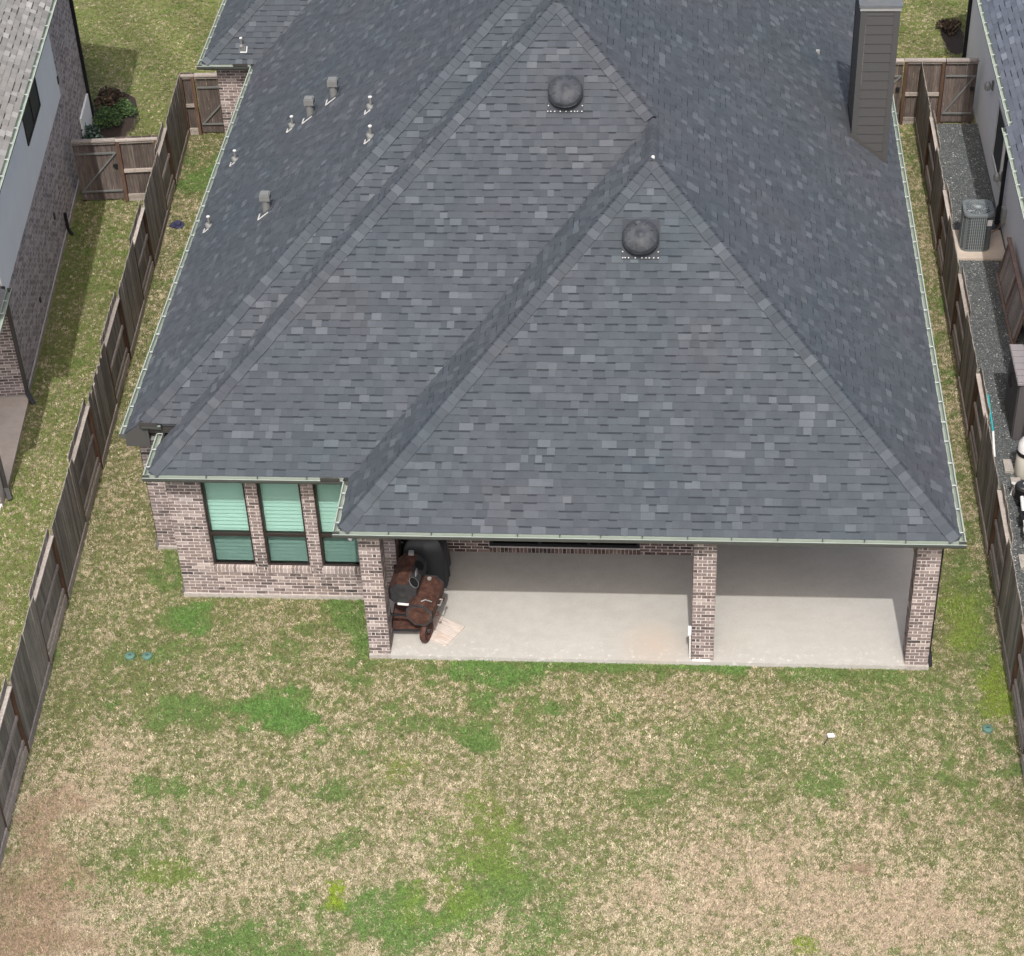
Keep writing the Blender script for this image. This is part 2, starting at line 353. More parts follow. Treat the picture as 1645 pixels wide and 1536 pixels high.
slab([pt(xc, YEND, rc), pt(XR, YEND+4, 0), pt(XCL, YEND+4, 0)])
slab([pt(XDL, YD, 0), pt(XCL, YD, 0), pt(XCL+RD, YD+RD, RD), pt(XDL+RD, YD+RD, RD)])
slab([pt(XDL, YD, 0), pt(XDL+RD, YD+RD, RD), pt(XDL, YD+2*RD, 0)])
slab([pt(XDL, YD+2*RD, 0), pt(XDL+RD, YD+RD, RD), pt(XCL+RD, YD+RD, RD), pt(XCL, YD+2*RD, 0)])
roof = deck.obj('roof', 'shingle_slate', house)
tag(roof, 'dark slate-grey shingle hip roof')

EXPO = .1429
def gen_shingles(P, fn, rmax, rmin=0., cb=None, expo=EXPO, tmin=.11, tmax=.27):
    """yield (priority row, geometry) for every shingle tab on one slope"""
    k0 = int(max(0, rmin)/(expo*CT)); nrow = int(rmax/(expo*CT))+1
    for k in range(k0, nrow):
        va = k*expo-.015; vb = va+expo+.012
        ra, rb_ = va*CT, min(vb*CT, rmax)
        if ra >= rmax-.02: continue
        aL, aR = fn(max(ra, 0)); bL, bR = fn(max(rb_, 0))
        lo, hi = min(aL, bL), max(aR, bR)
        u = lo-random.random()*.3; thick = random.random() < .5; light = 0
        while u < hi:
            wd = random.uniform(tmin, tmax); u1 = u+wd
            ua0, ua1 = max(u, aL), min(u1, aR); ub0, ub1 = max(u, bL), min(u1, bR)
            if ua1 > ua0+.005 or ub1 > ub0+.005:
                if ua1 < ua0: ua0 = ua1 = (ub0 if u < aL else ub1); 
                if ub1 < ub0: ub0 = ub1 = (ua0 if u < bL else ua1)
                ua0 = min(max(ua0, aL), aR); ua1 = min(max(ua1, aL), aR)
                h = .021 if thick else .011
                x = random.random()
                val = random.uniform(.86, .99) if x < (.085 if thick else .02) else random.uniform(.80, .87) if x < (.17 if thick else .05) else min(.80, max(.12, random.gauss(.46, .17)))
                rm = (va+expo*.80)*CT
                t = .738
                um0, um1 = ua0+(ub0-ua0)*t, ua1+(ub1-ua1)*t
                hm = h*(1-t)+.003*t
                vs = [P(ua0, ra, 0), P(ua1, ra, 0), P(ua1, ra, h), P(ua0, ra, h), P(um1, min(rm, rb_), hm), P(um0, min(rm, rb_), hm), P(ub1, rb_, .003), P(ub0, rb_, .003), P(ub0, rb_, -.005), P(ub1, rb_, -.005)]
                g = (vs, [((0, 1, 2, 3), val*.9), ((3, 2, 4, 5), val), ((5, 4, 6, 7), val if thick else .03 if random.random() < .55 else val*.8), ((0, 3, 5, 7, 8), val*.6), ((1, 9, 6, 4, 2), val*.6)])
                cb(k, g)
            u = u1; thick = not thick if random.random() < .85 else thick
def shingles_on(key, sink):
    P, fn, rmax, rmin = pframe(key); flip = (planes[key][0] == 'X') == (planes[key][2] > 0)
    gen_shingles(P, fn, rmax, rmin, lambda k, g: sink(key, k, g))
rest = MB(); singles = []
def sink(key, k, g):
    if key == 'p_front' and len(singles) < 300: singles.append(g)
    else:
        o = len(rest.v); rest.v += [tuple(p) for p in g[0]]
        for f, r in g[1]: rest.f.append(tuple(i+o for i in f)); rest.r.append(r); rest.mi.append(0)
for key in planes: shingles_on(key, sink)
rest.obj('shingle_field', 'shingle_slate', roof, kind='stuff')
for g in singles:
    c = g[0][0]; b = MB(); b.v = [tuple(p-c) for p in g[0]]; b.f = [f for f, r in g[1]]; b.r = [r for f, r in g[1]]; b.mi = [0]*len(b.f)
    link('shingle', b.mesh('shingle', 'shingle_slate'), roof, Matrix.Translation(c))
# hip and ridge caps, each its own piece
def caps(p0, p1, n1, n2, step=.165, half=.165, skip0=.03):
    p0, p1 = Vector(p0), Vector(p1); d = (p1-p0); L = d.length; d.normalize()
    n1, n2 = Vector(n1), Vector(n2); nm = (n1+n2).normalized()
    w1 = d.cross(n1); w1 = w1 if w1.dot(n2) < 0 else -w1; w2 = d.cross(n2); w2 = w2 if w2.dot(n1) < 0 else -w2
    if w1.z > 0 and n1 != n2: w1 = w1
    s = skip0
    while s < L-.05:
        a, b = s, min(s+step+.035, L); wob = random.uniform(-.008, .008); x = random.random(); val = random.uniform(.82, .92) if x < .10 else min(.80, max(.12, random.gauss(.5, .18)))
        def sec(t, h, off=0):
            o = d*(t-a)
            return [o+w1*(half+wob)+n1*(h*.5)-n1*off, o+w1*.055+n1*(h+.006)-n1*off, o+nm*(h+.016)-nm*off, o+w2*.055+n2*(h+.006)-n2*off, o+w2*(half-wob)+n2*(h*.5)-n2*off]
        lo, hi, bt = sec(a, .036), sec(b, .020), sec(a, .036, .022)
        vs = lo+hi+bt; fs = [(i, i+1, i+6, i+5) for i in range(4)]+[(i+10, i+11, i+1, i) for i in range(4)]+[(0, 5, 10), (4, 14, 9)]
        mb = MB(); mb.add(vs, fs, val); link('ridge_cap', mb.mesh('ridge_cap', 'shingle_slate'), roof, Matrix.Translation(p0+d*a)); s += step
nF, nL_, nR_ = Vector((0, -ST, CT)), Vector((-ST, 0, CT)), Vector((ST, 0, CT))
def hp(x, y, r): return (x, y, HE+T*r+.022)
caps(hp(XPL, YP, 0), hp(xm, YP+rp, rp), nF, nL_); caps(hp(XR, YP, 0), hp(xm, YP+rp, rp), nF, nR_)
caps(hp(xm, YP+rp-.1, rp), hp(xm, YB+rp, rp), nL_, nR_, half=.15)
caps(hp(XBL, YB, 0), hp(xb, YB+rb, rb), nF, nL_); caps(hp(xm, YB+rp, rp), hp(xb, YB+rb, rb), nF, nR_)
caps(hp(xb, YB+rb-.1, rb), hp(xb, YC+rb, rb), nL_, nR_, half=.15)
caps(hp(XCL+rcut, YCUT, rcut), hp(xc, YC+rc, rc), nF, nL_); caps(hp(XDL, YD, 0), hp(XDL+RD, YD+RD, RD), nF, nL_)
caps(hp(xb, YC+rb, rb), hp(xc, YC+rc, rc), nF, nR_)

# white caulked nail heads at the two hip peaks
for x, y, r in ((xm+.02, YP+rp+.02, rp), (xb+.02, YB+rb+.05, rb)):
    MB().lathe([(.0, .09), (.028, .082), (.038, .06), (.034, .03)], (x, y, HE+T*r), n=10, caps=True).obj('cap_nail', 'caulk_white', roof)

# gutters: K profile, hangers
def gutter(p0, p1, out, parent, z=None, hang=.62, close=(1, 1), nohang=False):
    p0, p1, out = Vector(p0), Vector(p1), Vector(out)
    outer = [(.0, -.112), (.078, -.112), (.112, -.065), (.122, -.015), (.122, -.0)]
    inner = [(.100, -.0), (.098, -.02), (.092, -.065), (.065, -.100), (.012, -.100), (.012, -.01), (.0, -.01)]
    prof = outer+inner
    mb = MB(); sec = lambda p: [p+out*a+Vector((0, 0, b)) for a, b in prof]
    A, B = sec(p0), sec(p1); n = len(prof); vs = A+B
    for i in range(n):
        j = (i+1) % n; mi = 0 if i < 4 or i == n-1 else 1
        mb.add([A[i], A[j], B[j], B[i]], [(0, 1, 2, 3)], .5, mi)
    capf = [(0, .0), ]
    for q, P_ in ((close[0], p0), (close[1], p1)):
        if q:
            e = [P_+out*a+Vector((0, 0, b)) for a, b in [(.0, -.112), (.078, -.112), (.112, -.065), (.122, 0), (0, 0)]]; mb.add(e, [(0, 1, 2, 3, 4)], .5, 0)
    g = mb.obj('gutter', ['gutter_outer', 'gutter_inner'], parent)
    L = (p1-p0).length; d = (p1-p0)/L; s = .25
    fk = 'f' if out.y < -.5 else 'h'; hm = HANG.setdefault(fk, None)
    while s < L and not nohang:
        c = p0+d*s; W = Matrix((out, d, Vector((0, 0, 1)))).transposed().to_4x4(); W.translation = c+Vector((0, 0, -.004))
        if hm is None:
            hm = MB().box((.004, -.012, -.006), (.118, .012, .003)).box((.10, -.014, -.01), (.124, .014, .004)).mesh('hanger', 'hanger_white') if fk == 'h' else MB().box((.004, -.009, -.012), (.118, .009, -.006)).box((.0, -.014, -.01), (.022, .014, .004)).mesh('hanger', 'gutter_outer'); HANG[fk] = hm
        if parent in LOCAL: W = WM[parent] @ W
        link('hanger', hm, g, W); s += hang*random.uniform(.93, 1.07)
    return g
HANG = {}
ez = HE-.005
gutter((XPL-.115, YP+.0, ez), (XR+.115, YP, ez), (0, -1, 0), house, hang=.75)
gutter((XR, YP-.02, ez), (XR, YEND+3.9, ez), (1, 0, 0), house)
gutter((XPL, YP-.02, ez), (XPL, YB-.12, ez), (-1, 0, 0), house, hang=.4)
gutter((XBL-.115, YB, ez), (XPL-.12, YB, ez), (0, -1, 0), house, hang=.9)
gutter((XBL, YB-.02, ez), (XBL, YCUT+.25, ez), (-1, 0, 0), house, hang=.5)
gutter((XCL, YCUT+.0, ez), (XCL, YD-.12, ez), (-1, 0, 0), house)
gutter((XCL+rcut+.02, YCUT+.02, HE+T*rcut-.005), (XBL+.02, YCUT+.02, HE+T*rcut-.005), (0, -1, 0), house, hang=.3)
gutter((XDL-.115, YD, ez), (XCL-.12, YD, ez), (0, -1, 0), house, hang=.6)
gutter((XDL, YD-.02, ez), (XDL, YD+2*RD, ez), (-1, 0, 0), house)
# dark gutter-end splash guards in the inner corners
for x, y, z in ((XPL-.36, YB-.118, ez), (XBL-.22, YCUT-.098, HE+T*rcut), (XCL-.36, YD-.118, ez)):
    MB().box((x-.18, y-.004, z-.01), (x+.18, y+.004, z+.07)).obj('splash_guard', 'bronze_trim', house)
# fascia + soffit
fa = MB()
for a, b in (((XPL, YP+.005, 3.12), (XR, YP+.03, HE-.03)), ((XR-.03, YP+.035, 3.12), (XR-.005, YEND+4, HE-.03)), ((XPL+.005, YP+.035, 3.12), (XPL+.03, YB+.0, HE-.03)),
             ((XBL, YB+.005, 3.12), (XPL+.002, YB+.03, HE-.03)), ((XBL+.005, YB+.035, 3.12), (XBL+.03, YCUT+.4, HE-.03)), ((XCL+.005, YCUT+.03, 3.12), (XCL+.03, YD, HE-.03)),
             ((XDL, YD+.005, 3.12), (XCL+.002, YD+.03, HE-.03)), ((XDL+.005, YD+.035, 3.12), (XDL+.03, YD+2*RD, HE-.03)), ((XCL+rcut, YCUT+.03, 3.3), (XBL+.35, YCUT+.055, HE+T*rcut-.03))):
    fa.box(a, b)
fa.obj('fascia', 'bronze_trim', house)
# boxed eave return at the left corner
MB().add([(XCL-.01, YCUT-.01, 3.0), (XCL+rcut+.12, YCUT-.01, 3.0), (XCL+rcut+.12, YCUT-.01, HE+T*rcut-.06), (XCL+rcut, YCUT-.01, HE+T*rcut-.03), (XCL-.01, YCUT-.01, HE-.03),
          (XCL-.01, YCUT+.03, 3.0), (XCL+rcut+.12, YCUT+.03, 3.0), (XCL+rcut+.12, YCUT+.03, HE+T*rcut-.06), (XCL+rcut, YCUT+.03, HE+T*rcut-.03), (XCL-.01, YCUT+.03, HE-.03)],
         [(0, 1, 2, 3, 4), (9, 8, 7, 6, 5), (0, 5, 6, 1), (1, 6, 7, 2), (2, 7, 8, 3), (3, 8, 9, 4), (4, 9, 5, 0)]).obj('eave_return', 'siding_grey', house)
sf = MB()
for a, b in (((XPL+.03, YP+.03), (XR-.03, YB+.5)), ((XBL+.03, YB+.03), (XPL+.03, YB+.5)), ((XBL+.03, YB+.5), (XR-.03, 3.0)), ((XCL+.03, YCUT+.03), (XR-.03, YEND+3.9)), ((XDL+.03, YD+.03), (XCL+.03, YD+2*RD-.03))):
    pass
sf.add([(x, y, 3.12) for x, y in ((XPL+.03, YP+.03), (XR-.03, YP+.03), (XR-.03, YEND+3.9), (XCL+.03, YEND+3.9), (XCL+.03, YD+2*RD), (XDL+.03, YD+2*RD), (XDL+.03, YD+.03), (XCL+.03, YD+.03), (XCL+.03, YCUT+.03), (XBL+.03, YCUT+.03), (XBL+.03, YB+.03), (XPL+.03, YB+.03))], [tuple(range(12))])
sf.obj('soffit', 'ceiling_paint', house)

# walls -------------------------------------------------------------------------------
CO, BL, JT = .07757, .236, .0155
cx = [-.9719, -.58383, 5.05508, 5.45749, 8.9811, 9.39251]
YW, YBW, XB_ = 2.94943, 1.60169, -4.81684
def courses(width, height, holes=(), short=False, z0=0.):
    """running bond as (u0,u1,z0,z1)"""
    out = []; n = int(height/CO)
    for k in range(n):
        za, zb = z0+k*CO, z0+(k+1)*CO-JT; u = -(BL/2 if k % 2 else 0)
        if short:
            sm = (width-BL-2*JT)/2-.002
            cells = [(0, BL), (BL+JT, BL+JT+sm), (BL+2*JT+sm, width)] if k % 2 else [(0, sm), (sm+JT, 2*sm+JT), (2*sm+2*JT, width)]
        else:
            cells = []
            while u < width: cells.append((max(u, 0), min(u+BL-JT, width))); u += BL
        for a, b in cells:
            for h in holes:
                if zb > h[2]+.005 and za < h[3]-.005:
                    if a < h[1] and b > h[0]:
                        if a < h[0] and b > h[1]: cells2 = 1
                        if a < h[0]: b = h[0]-.002
                        elif b > h[1]: a = h[1]+.002
                        else: a = b
            if b-a > .02: out.append((a, b, za, zb))
    return out
BV = []
for i in range(14):
    r = (i+.5)/14; BV.append(MB().box((0, 0, 0), (1, 1, 1), r).mesh('brick', 'brick_brown'))
NB = [0]
def brick_face(parent, org, ud, nd, cells, mt='brick_brown', single=False, proud=.006, mb=None):
    org, ud, nd = Vector(org), Vector(ud), Vector(nd)
    own = mb is None; mb = mb or MB()
    for a, b, z0, z1 in cells:
        r = min(1, max(0, random.gauss(.5, .26))); pr = proud+random.uniform(-.0015, .002)
        W = Matrix((ud*(b-a), -nd*(pr+.02), Vector((0, 0, z1-z0)))).transposed().to_4x4(); W.translation = org+ud*a+nd*pr+Vector((0, 0, z0))
        if single and NB[0] < 300 and parent not in LOCAL:
            link('brick', BV[min(13, int(r*14))], parent, W); NB[0] += 1
        else: mb.box((0, 0, 0), (1, 1, 1), r, 0, W)
    if own and mb.f: mb.obj('brickwork', mt, parent, kind='stuff')
    return mb
# columns (brick piers) at the patio edge
CD = .40
for i in (2, 4, 0):
    x0, x1 = cx[i], cx[i+1]
    c = MB().box((x0, 0, 0), (x1, CD, 3.12)).obj('column', 'mortar_pale', house)
    n = int(3.02/CO)
    brick_face(c, (x0, 0, .004), (1, 0, 0), (0, -1, 0), courses(x1-x0, 3.0, short=True), single=True)
    mb = brick_face(c, (x0, CD, .004), (0, -1, 0), (-1, 0, 0), courses(CD, 3.0, short=True), mb=MB())
    brick_face(c, (x1, 0, .004), (0, 1, 0), (1, 0, 0), courses(CD, 3.0, short=True), mb=mb)
    brick_face(c, (x1, CD, .004), (-1, 0, 0), (0, 1, 0), courses(x1-x0, 3.0, short=True), mb=mb)
    mb.obj('brickwork', 'brick_brown', c, kind='stuff')
# header beam above the columns
MB().box((cx[0], .02, 2.93), (cx[5], CD-.02, 3.122)).obj('header_beam', 'soffit_grey', house)
# bay wall with three windows
wins = [(-4.16, -3.33), (-3.10, -2.27), (-2.03, -1.20)]; WZ0, WZ1, WMID = .70, 2.90, 1.47
wl = MB(); xr_ = cx[1]
wl.box((XB_, YBW, -.02), (xr_, YBW+.2, WZ0)); wl.box((XB_, YBW, WZ1), (xr_, YBW+.2, 3.12))
xs = [XB_]+[q for w_ in wins for q in w_]+[xr_]
for i in range(0, len(xs), 2): wl.box((xs[i], YBW, WZ0), (xs[i+1], YBW+.2, WZ1))
bay = wl.obj('wall', 'mortar_pale', house); tag(bay, 'brick bay wall with three tall windows')
holes = [(a-XB_, b-XB_, WZ0-.13, WZ1) for a, b in wins]
mb = brick_face(bay, (XB_, YBW, .004), (1, 0, 0), (0, -1, 0), courses(xr_-XB_, 3.02, holes), mb=MB())
for a, b in wins:      # window jamb returns
    brick_face(bay, (a, YBW+.09, WZ0), (0, -1, 0), (1, 0, 0), courses(.09, WZ1-WZ0), mb=mb, proud=.002)
brick_face(bay, (XB_, YBW+1.35, .004), (0, -1, 0), (-1, 0, 0), courses(1.35, 3.0), mb=mb)
mb.obj('brickwork', 'brick_brown', bay, kind='stuff')
for a, b in wins:      # rowlock sills, brick by brick
    u = a; s = MB().box((a-.01, YBW-.032, WZ0-.125), (b+.01, YBW+.05, WZ0-.004)).obj('window_sill', 'mortar_pale', house)
    while u < b-.02:
        W = Matrix.Translation((u, YBW-.040, WZ0-.120)) @ Matrix.Diagonal((min(.062, b-u), .1, .124, 1)); link('brick', BV[random.randrange(6, 14)], s, W); u += .0765
# other walls of the house
def wall(name, a, b, mt='mortar_pale'): return MB().box(a, b).obj(name, mt, house)
wS = wall('wall', (XB_, YBW+.2, -.02), (XB_+.2, 3.0, 3.12)); wC = wall('wall', (-5.63, 2.98, -.02), (XB_+.19, 3.18, 3.24))
brick_face(wC, (-5.63, 2.98, .004), (1, 0, 0), (0, -1, 0), courses(.83, 3.2))
wLft = wall('wall', (-5.63, 3.18, -.02), (-5.43, 17.6, 3.12), 'brick_far'); tag(wLft, 'long brick side wall under the left eave')
wD = wall('wall', (-6.76, 17.6, GZ), (-5.43, 17.8, 3.12)); brick_face(wD, (-6.76, 17.6, .004), (1, 0, 0), (0, -1, 0), courses(1.2, 3.0))
wall('wall', (-6.76, 17.8, GZ), (-6.56, 24.2, 3.12), 'brick_far')
wSide = wall('wall', (xr_-.2, YBW+.2, -.02), (xr_, YW+.2, 3.12)); brick_face(wSide, (xr_, YBW, .004), (0, 1, 0), (1, 0, 0), courses(.35, 3.0), 'brick_shaded')
# patio door on the bay side wall
dr_ = MB().box((xr_+.002, YBW+.38, .02), (xr_+.05, YBW+1.24, 2.3)).obj('door', 'frame_brown', house)
MB().box((xr_+.052, YBW+.50, .25), (xr_+.060, YBW+1.12, 2.15)).obj('pane', 'glass_dark', dr_); MB().tube([(xr_+.05, YBW+.44, 1.0), (xr_+.11, YBW+.44, 1.0), (xr_+.11, YBW+.54, 1.0)], .012, 6).obj('handle', 'metal_galv', dr_)
# back wall of the patio with wide low-silled window
pw0, pw1, pz0, pz1 = 1.06, 4.05, .13, 2.45
bw = MB(); bw.box((xr_, YW, -.02), (pw0, YW+.2, 3.12)).box((pw1, YW, -.02), (5.46, YW+.2, 3.12)).box((pw0, YW, -.02), (pw1, YW+.2, pz0)).box((pw0, YW, pz1), (pw1, YW+.2, 3.12))
bk = bw.obj('wall', 'mortar_pale', house); brick_face(bk, (xr_, YW, .004), (1, 0, 0), (0, -1, 0), courses(5.46-xr_, 3.0, [(pw0-xr_, pw1-xr_, -.1, pz1)]), 'brick_shaded')
brick_face(bk, (pw0, YW, .01), (1, 0, 0), (0, -1, 0), [(u, u+.066, 0, .11) for u in np.arange(0, pw1-pw0-.06, .077)], 'brick_shaded', proud=.02)
pf = MB().box((pw0, YW+.03, pz0), (pw1, YW+.10, pz0+.07)).box((pw0, YW+.03, pz1-.07), (pw1, YW+.10, pz1))
for q in np.linspace(pw0, pw1-.07, 4): pf.box((q, YW+.032, pz0+.07), (q+.07, YW+.098, pz1-.07))
pwin = pf.obj('window', 'black_matte', house)
for i in range(3):
    a = pw0+.07+i*(pw1-pw0-.07)/3; MB().box((a, YW+.06, pz0+.07), (a+(pw1-pw0-.07)/3-.07, YW+.066, pz1-.07)).obj('pane', 'glass_dark', pwin)
MB().box((pw0, YW+.16, pz0), (pw1, YW+.19, pz1)).obj('room_shade_sheet', 'room_dark', pwin)  # dark sheet standing in for the unlit room behind the panes
wall('wall', (5.26, YW+.2, -.02), (5.46, 6.2, 3.12), 'brick_far'); wall('wall', (5.46, 6.0, -.02), (9.39, 6.2, 3.12), 'brick_far'); wall('wall', (9.19, 6.2, -.02), (9.39, YEND+3.5, 3.12), 'brick_far')
# foundation and patio floor
fl = MB().box((xr_-.39, -.05, GZ-.3), (9.42, 6.0, 0)).obj('patio_floor', 'concrete_patio', house)
tag(fl, 'pale broom-finished concrete patio slab')
MB().box((XB_-.03, YBW-.035, GZ-.3), (xr_-.392, 3.0, -.012)).box((-5.66, 2.95, GZ-.3), (XB_-.02, 6, -.014)).box((-5.66, 6.002, GZ-.3), (9.42, YEND, -.016)).box((cx[0]-.01, -.055, GZ-.3), (cx[1]+.005, CD, .003)).box((cx[4], -.055, GZ-.3), (cx[5]+.02, CD, .003)).obj('foundation', 'concrete_edge', house)
# windows
for a, b in wins:
    y0 = YBW+.05; F = MB(); t = .042
    F.box((a, y0, WZ0), (a+t, y0+.09, WZ1)).box((b-t, y0, WZ0), (b, y0+.09, WZ1)).box((a+t, y0, WZ0), (b-t, y0+.09, WZ0+t)).box((a+t, y0, WZ1-t), (b-t, y0+.09, WZ1)).box((a+t, y0-.012, WMID-.03), (b-t, y0+.088, WMID+.03))
    wn = F.obj('window', 'frame_brown', house)
    MB().box((a+t, y0+.03, WMID+.03), (b-t, y0+.036, WZ1-t)).obj('upper_pane', 'glass_green', wn)
    MB().box((a+t, y0+.03, WZ0+t), (b-t, y0+.036, WMID-.03)).obj('lower_pane', 'glass_green', wn)
    MB().box((a+t, y0+.012, WZ0+t), (b-t, y0+.016, WMID-.03)).obj('insect_screen', 'screen_mesh', wn)
    zq = WZ0+.04; sm = None; cyy = y0+.135
    me = MB().box((a+t*.4, -.041, -.0035), (b-t*.4, .041, .0035), T=Matrix.Rotation(rad(70), 4, 'X')).mesh('slat', 'blind_white')
    while zq < WZ1-.02:
        link('slat', me, wn, Matrix.Translation((0, cyy, zq))); zq += .092
    MB().box((a, y0+.21, WZ0), (b, y0+.22, WZ1)).obj('slat_shade_sheet', 'soffit_grey', wn)  # added grey sheet, its tone stands in for shade in the slat gaps
# downspouts: left corners, jog and right column
def downspout(pts, parent, mt='black_metal', w_=.075, name='downspout'):
    mb = MB()
    for p, q in zip(pts[:-1], pts[1:]): mb.bar(p, q, w_, .055, (0, 1, .01))
    return mb.obj(name, mt, parent)
downspout([(-4.850, YBW+.22, 3.0), (-4.850, YBW+.22, .12), (-4.858, YBW+.03, -.04)], house, w_=.05)
downspout([(-5.655, 3.12, 3.0), (-5.655, 3.12, .12), (-5.67, 2.95, -.04)], house, w_=.05)
downspout([(9.425, .14, 3.0), (9.425, .14, .20)], house, w_=.045); MB().bar((9.43, .13, .22), (9.45, .02, -.05), .07, .06).obj('downspout_elbow', 'black_metal', house)
# conduit at the middle column
MB().tube([(5.035, .03, .02), (5.028, .03, .30), (5.022, .05, .62)], .014, 8).box((4.985, .02, .60), (5.045, .09, .78)).obj('conduit_box', 'white_plastic', house)
MB().box((cx[2]+.02, -.03, .0), (cx[3]-.05, -.005, .022)).obj('conduit_strip', 'white_plastic', house)
# floodlight under the left patio eave
fx, fy, fz = -1.06, .10, 2.90
ld = MB().lathe([(.05, 0), (.055, .03), (.03, .05)], (fx+.07, fy, fz), (-1, 0, 0), 12).obj('flood_light', 'white_plastic', house)
for s in (-.07, .07): MB().lathe([(.025, 0), (.05, .05), (.055, .1)], (fx, fy+s, fz), (-.6, s*6, -.6), 12).obj('lamp_head', 'white_plastic', ld, 40)

# roof fittings -----------------------------------------------------------------------
def dome_vent(x, y, y0, name='attic_vent'):
    zr = HE+T*(y-y0); n = nF; c = Vector((x, y, zr))
    W = Matrix((Vector((1, 0, 0)), Vector((0, CT, ST)), n)).transposed().to_4x4(); W.translation = c
    fl_ = MB().box((-.34, -.36, .012), (.34, .40, .026), T=W).obj(name, 'vent_flange', house)
    prof = [(.24, .0), (.24, .10), (.325, .10), (.335, .11), (.335, .15), (.322, .158), (.325, .19), (.30, .235), (.255, .262), (.25, .255), (.22, .272), (.14, .288), (.06, .292), (.05, .305), (.01, .308)]
    ax = (n*.9+Vector((0, 0, 1))*.1).normalized()
    dm = MB().lathe(prof, c+n*.02, ax, 40, caps=True); dm.v = [tuple(Vector(p)+ax*(.012*math.sin(9*p[0]+5*p[1])*math.sin(11*p[1]-4*p[0])+random.uniform(-.003, .003))) for p in dm.v]; dm.obj('dome', 'vent_dark', fl_, 60)
    for j in range(8):
        a = 2*math.pi*j/8+.3; e = ax.orthogonal().normalized(); f_ = ax.cross(e); d = e*math.cos(a)+f_*math.sin(a)
        MB().bar(c+n*.02+ax*.235+d*.305, c+n*.02+ax*.283+d*.20, .022, .02, ax).obj('dome_rib', 'vent_dark', fl_)
    nm = MB().lathe([(.013, 0), (.013, .006), (.004, .012)], (0, 0, 0), n, 8).mesh('caulked_nail', 'caulk_white')
    for q in (-.32, -.26, -.2, -.08, .02, .1, .17, .24, .32): link('caulked_nail', nm, fl_, Matrix.Translation(W @ Vector((q+random.uniform(-.015, .015), -.335, .026))))
    for q in (-.32, .32): link('caulked_nail', nm, fl_, Matrix.Translation(W @ Vector((q, -.22, .026))))
dome_vent(4.02, 3.92, YP); dome_vent(2.545, 7.00, YB)
def flue(x, y):
    z = HE+T*(x-XCL); o = MB().tube([(x, y, z-.1), (x, y, z+.30)], .085, 14).obj('flue_vent', 'flue_grey', house, 40)
    cp = MB().box((x-.105, y-.105, z+.28), (x+.105, y+.105, z+.40)).box((x-.085, y-.085, z+.40), (x+.085, y+.085, z+.425)).obj('flue_cap', 'flue_grey', o)
    W = Matrix((Vector((CT, 0, ST)), Vector((0, 1, 0)), nL_)).transposed().to_4x4(); W.translation = (x, y, z)
    MB().box((-.16, -.19, .016), (.2, .19, .03), T=W).obj('flashing', 'shingle_slate', o)
    MB().box((-.20, -.20, .018), (-.165, .02, .036), T=W).box((-.17, -.205, .018), (.10, -.185, .036), T=W).obj('caulk_bead', 'caulk_white', o)
for p in ((-2.65, 11.1), (-3.2, 11.09), (-3.65, 7.77)): flue(*p)
def pipe(x, y, e0, ax, h=.24):
    z = HE+T*((x if ax == 'X' else y)-e0); n = nL_ if ax == 'X' else nF
    o = MB().tube([(x, y, z-.06), (x, y, z+h)], .028, 10).obj('vent_pipe', 'flue_grey', house, 40)
    MB().lathe([(.02, .0), (.04, .015), (.04, .035), (.02, .045)], (x, y, z+h-.01), n=10).obj('pipe_cap', 'caulk_white', o)
    MB().lathe([(.09, .012), (.075, .03), (.042, .10), (.036, .11)], (x, y, z), n, 12).obj('pipe_boot', 'flue_grey', o, 40)
    W = Matrix((Vector((CT, 0, ST)), Vector((0, 1, 0)), nL_)).transposed().to_4x4() if ax == 'X' else Matrix((Vector((0, CT, ST)), Vector((-1, 0, 0)), nF)).transposed().to_4x4()
    W.translation = (x, y, z); MB().box((-.15, -.13, .016), (-.125, .03, .032), T=W).box((-.13, -.14, .016), (.02, -.12, .032), T=W).obj('caulk_bead', 'caulk_white', o)
for p in ((-1.51, 8.91), (-1.32, 7.45), (-3.65, 11.23), (-5.17, 11.89), (-5.29, 9.26)): pipe(p[0], p[1], XCL, 'X')
pipe(-6.04, 17.61, YD, 'Y')
zsp = HE+T*(XR-7.85); MB().box((7.82, 15.02, zsp-.04), (7.90, 15.10, zsp+.06)).obj('roof_stub', 'metal_galv', house)
# chimney chase with lap siding
X0, X1, Y0, Y1, ZT = 8.47, 9.265, 12.03, 13.35, 7.30
ch = MB().box((X0+.02, Y0+.02, 3.0), (X1-.02, Y1-.02, ZT)).obj('chimney', 'siding_grey', house); tag(ch, 'tall grey lap-siding chimney chase')
zq = 3.45; EXB = .215
while zq < ZT-.02:
    z1 = min(zq+EXB, ZT-.08); xl = X0+.10; xr2 = X1-.10
    MB().add([(xl, Y0+.018, zq), (xr2, Y0+.018, zq), (xr2, Y0-.006, zq), (xl, Y0-.006, zq), (xl, Y0+.018, z1), (xr2, Y0+.018, z1), (xr2, Y0+.008, z1), (xl, Y0+.008, z1)], [(0, 1, 2, 3), (3, 2, 6, 7), (4, 7, 6, 5), (0, 3, 7, 4), (1, 5, 6, 2)]).obj('siding_board', 'siding_grey', ch)
    yl, yr = Y0+.10, Y1-.10
    MB().add([(X0+.018, yl, zq), (X0+.018, yr, zq), (X0-.006, yr, zq), (X0-.006, yl, zq), (X0+.018, yl, z1), (X0+.018, yr, z1), (X0+.008, yr, z1), (X0+.008, yl, z1)], [(3, 2, 1, 0), (7, 6, 2, 3), (5, 6, 7, 4), (4, 7, 3, 0), (2, 6, 5, 1)]).obj('siding_board', 'siding_grey', ch)
    zq += EXB
ct_ = MB()
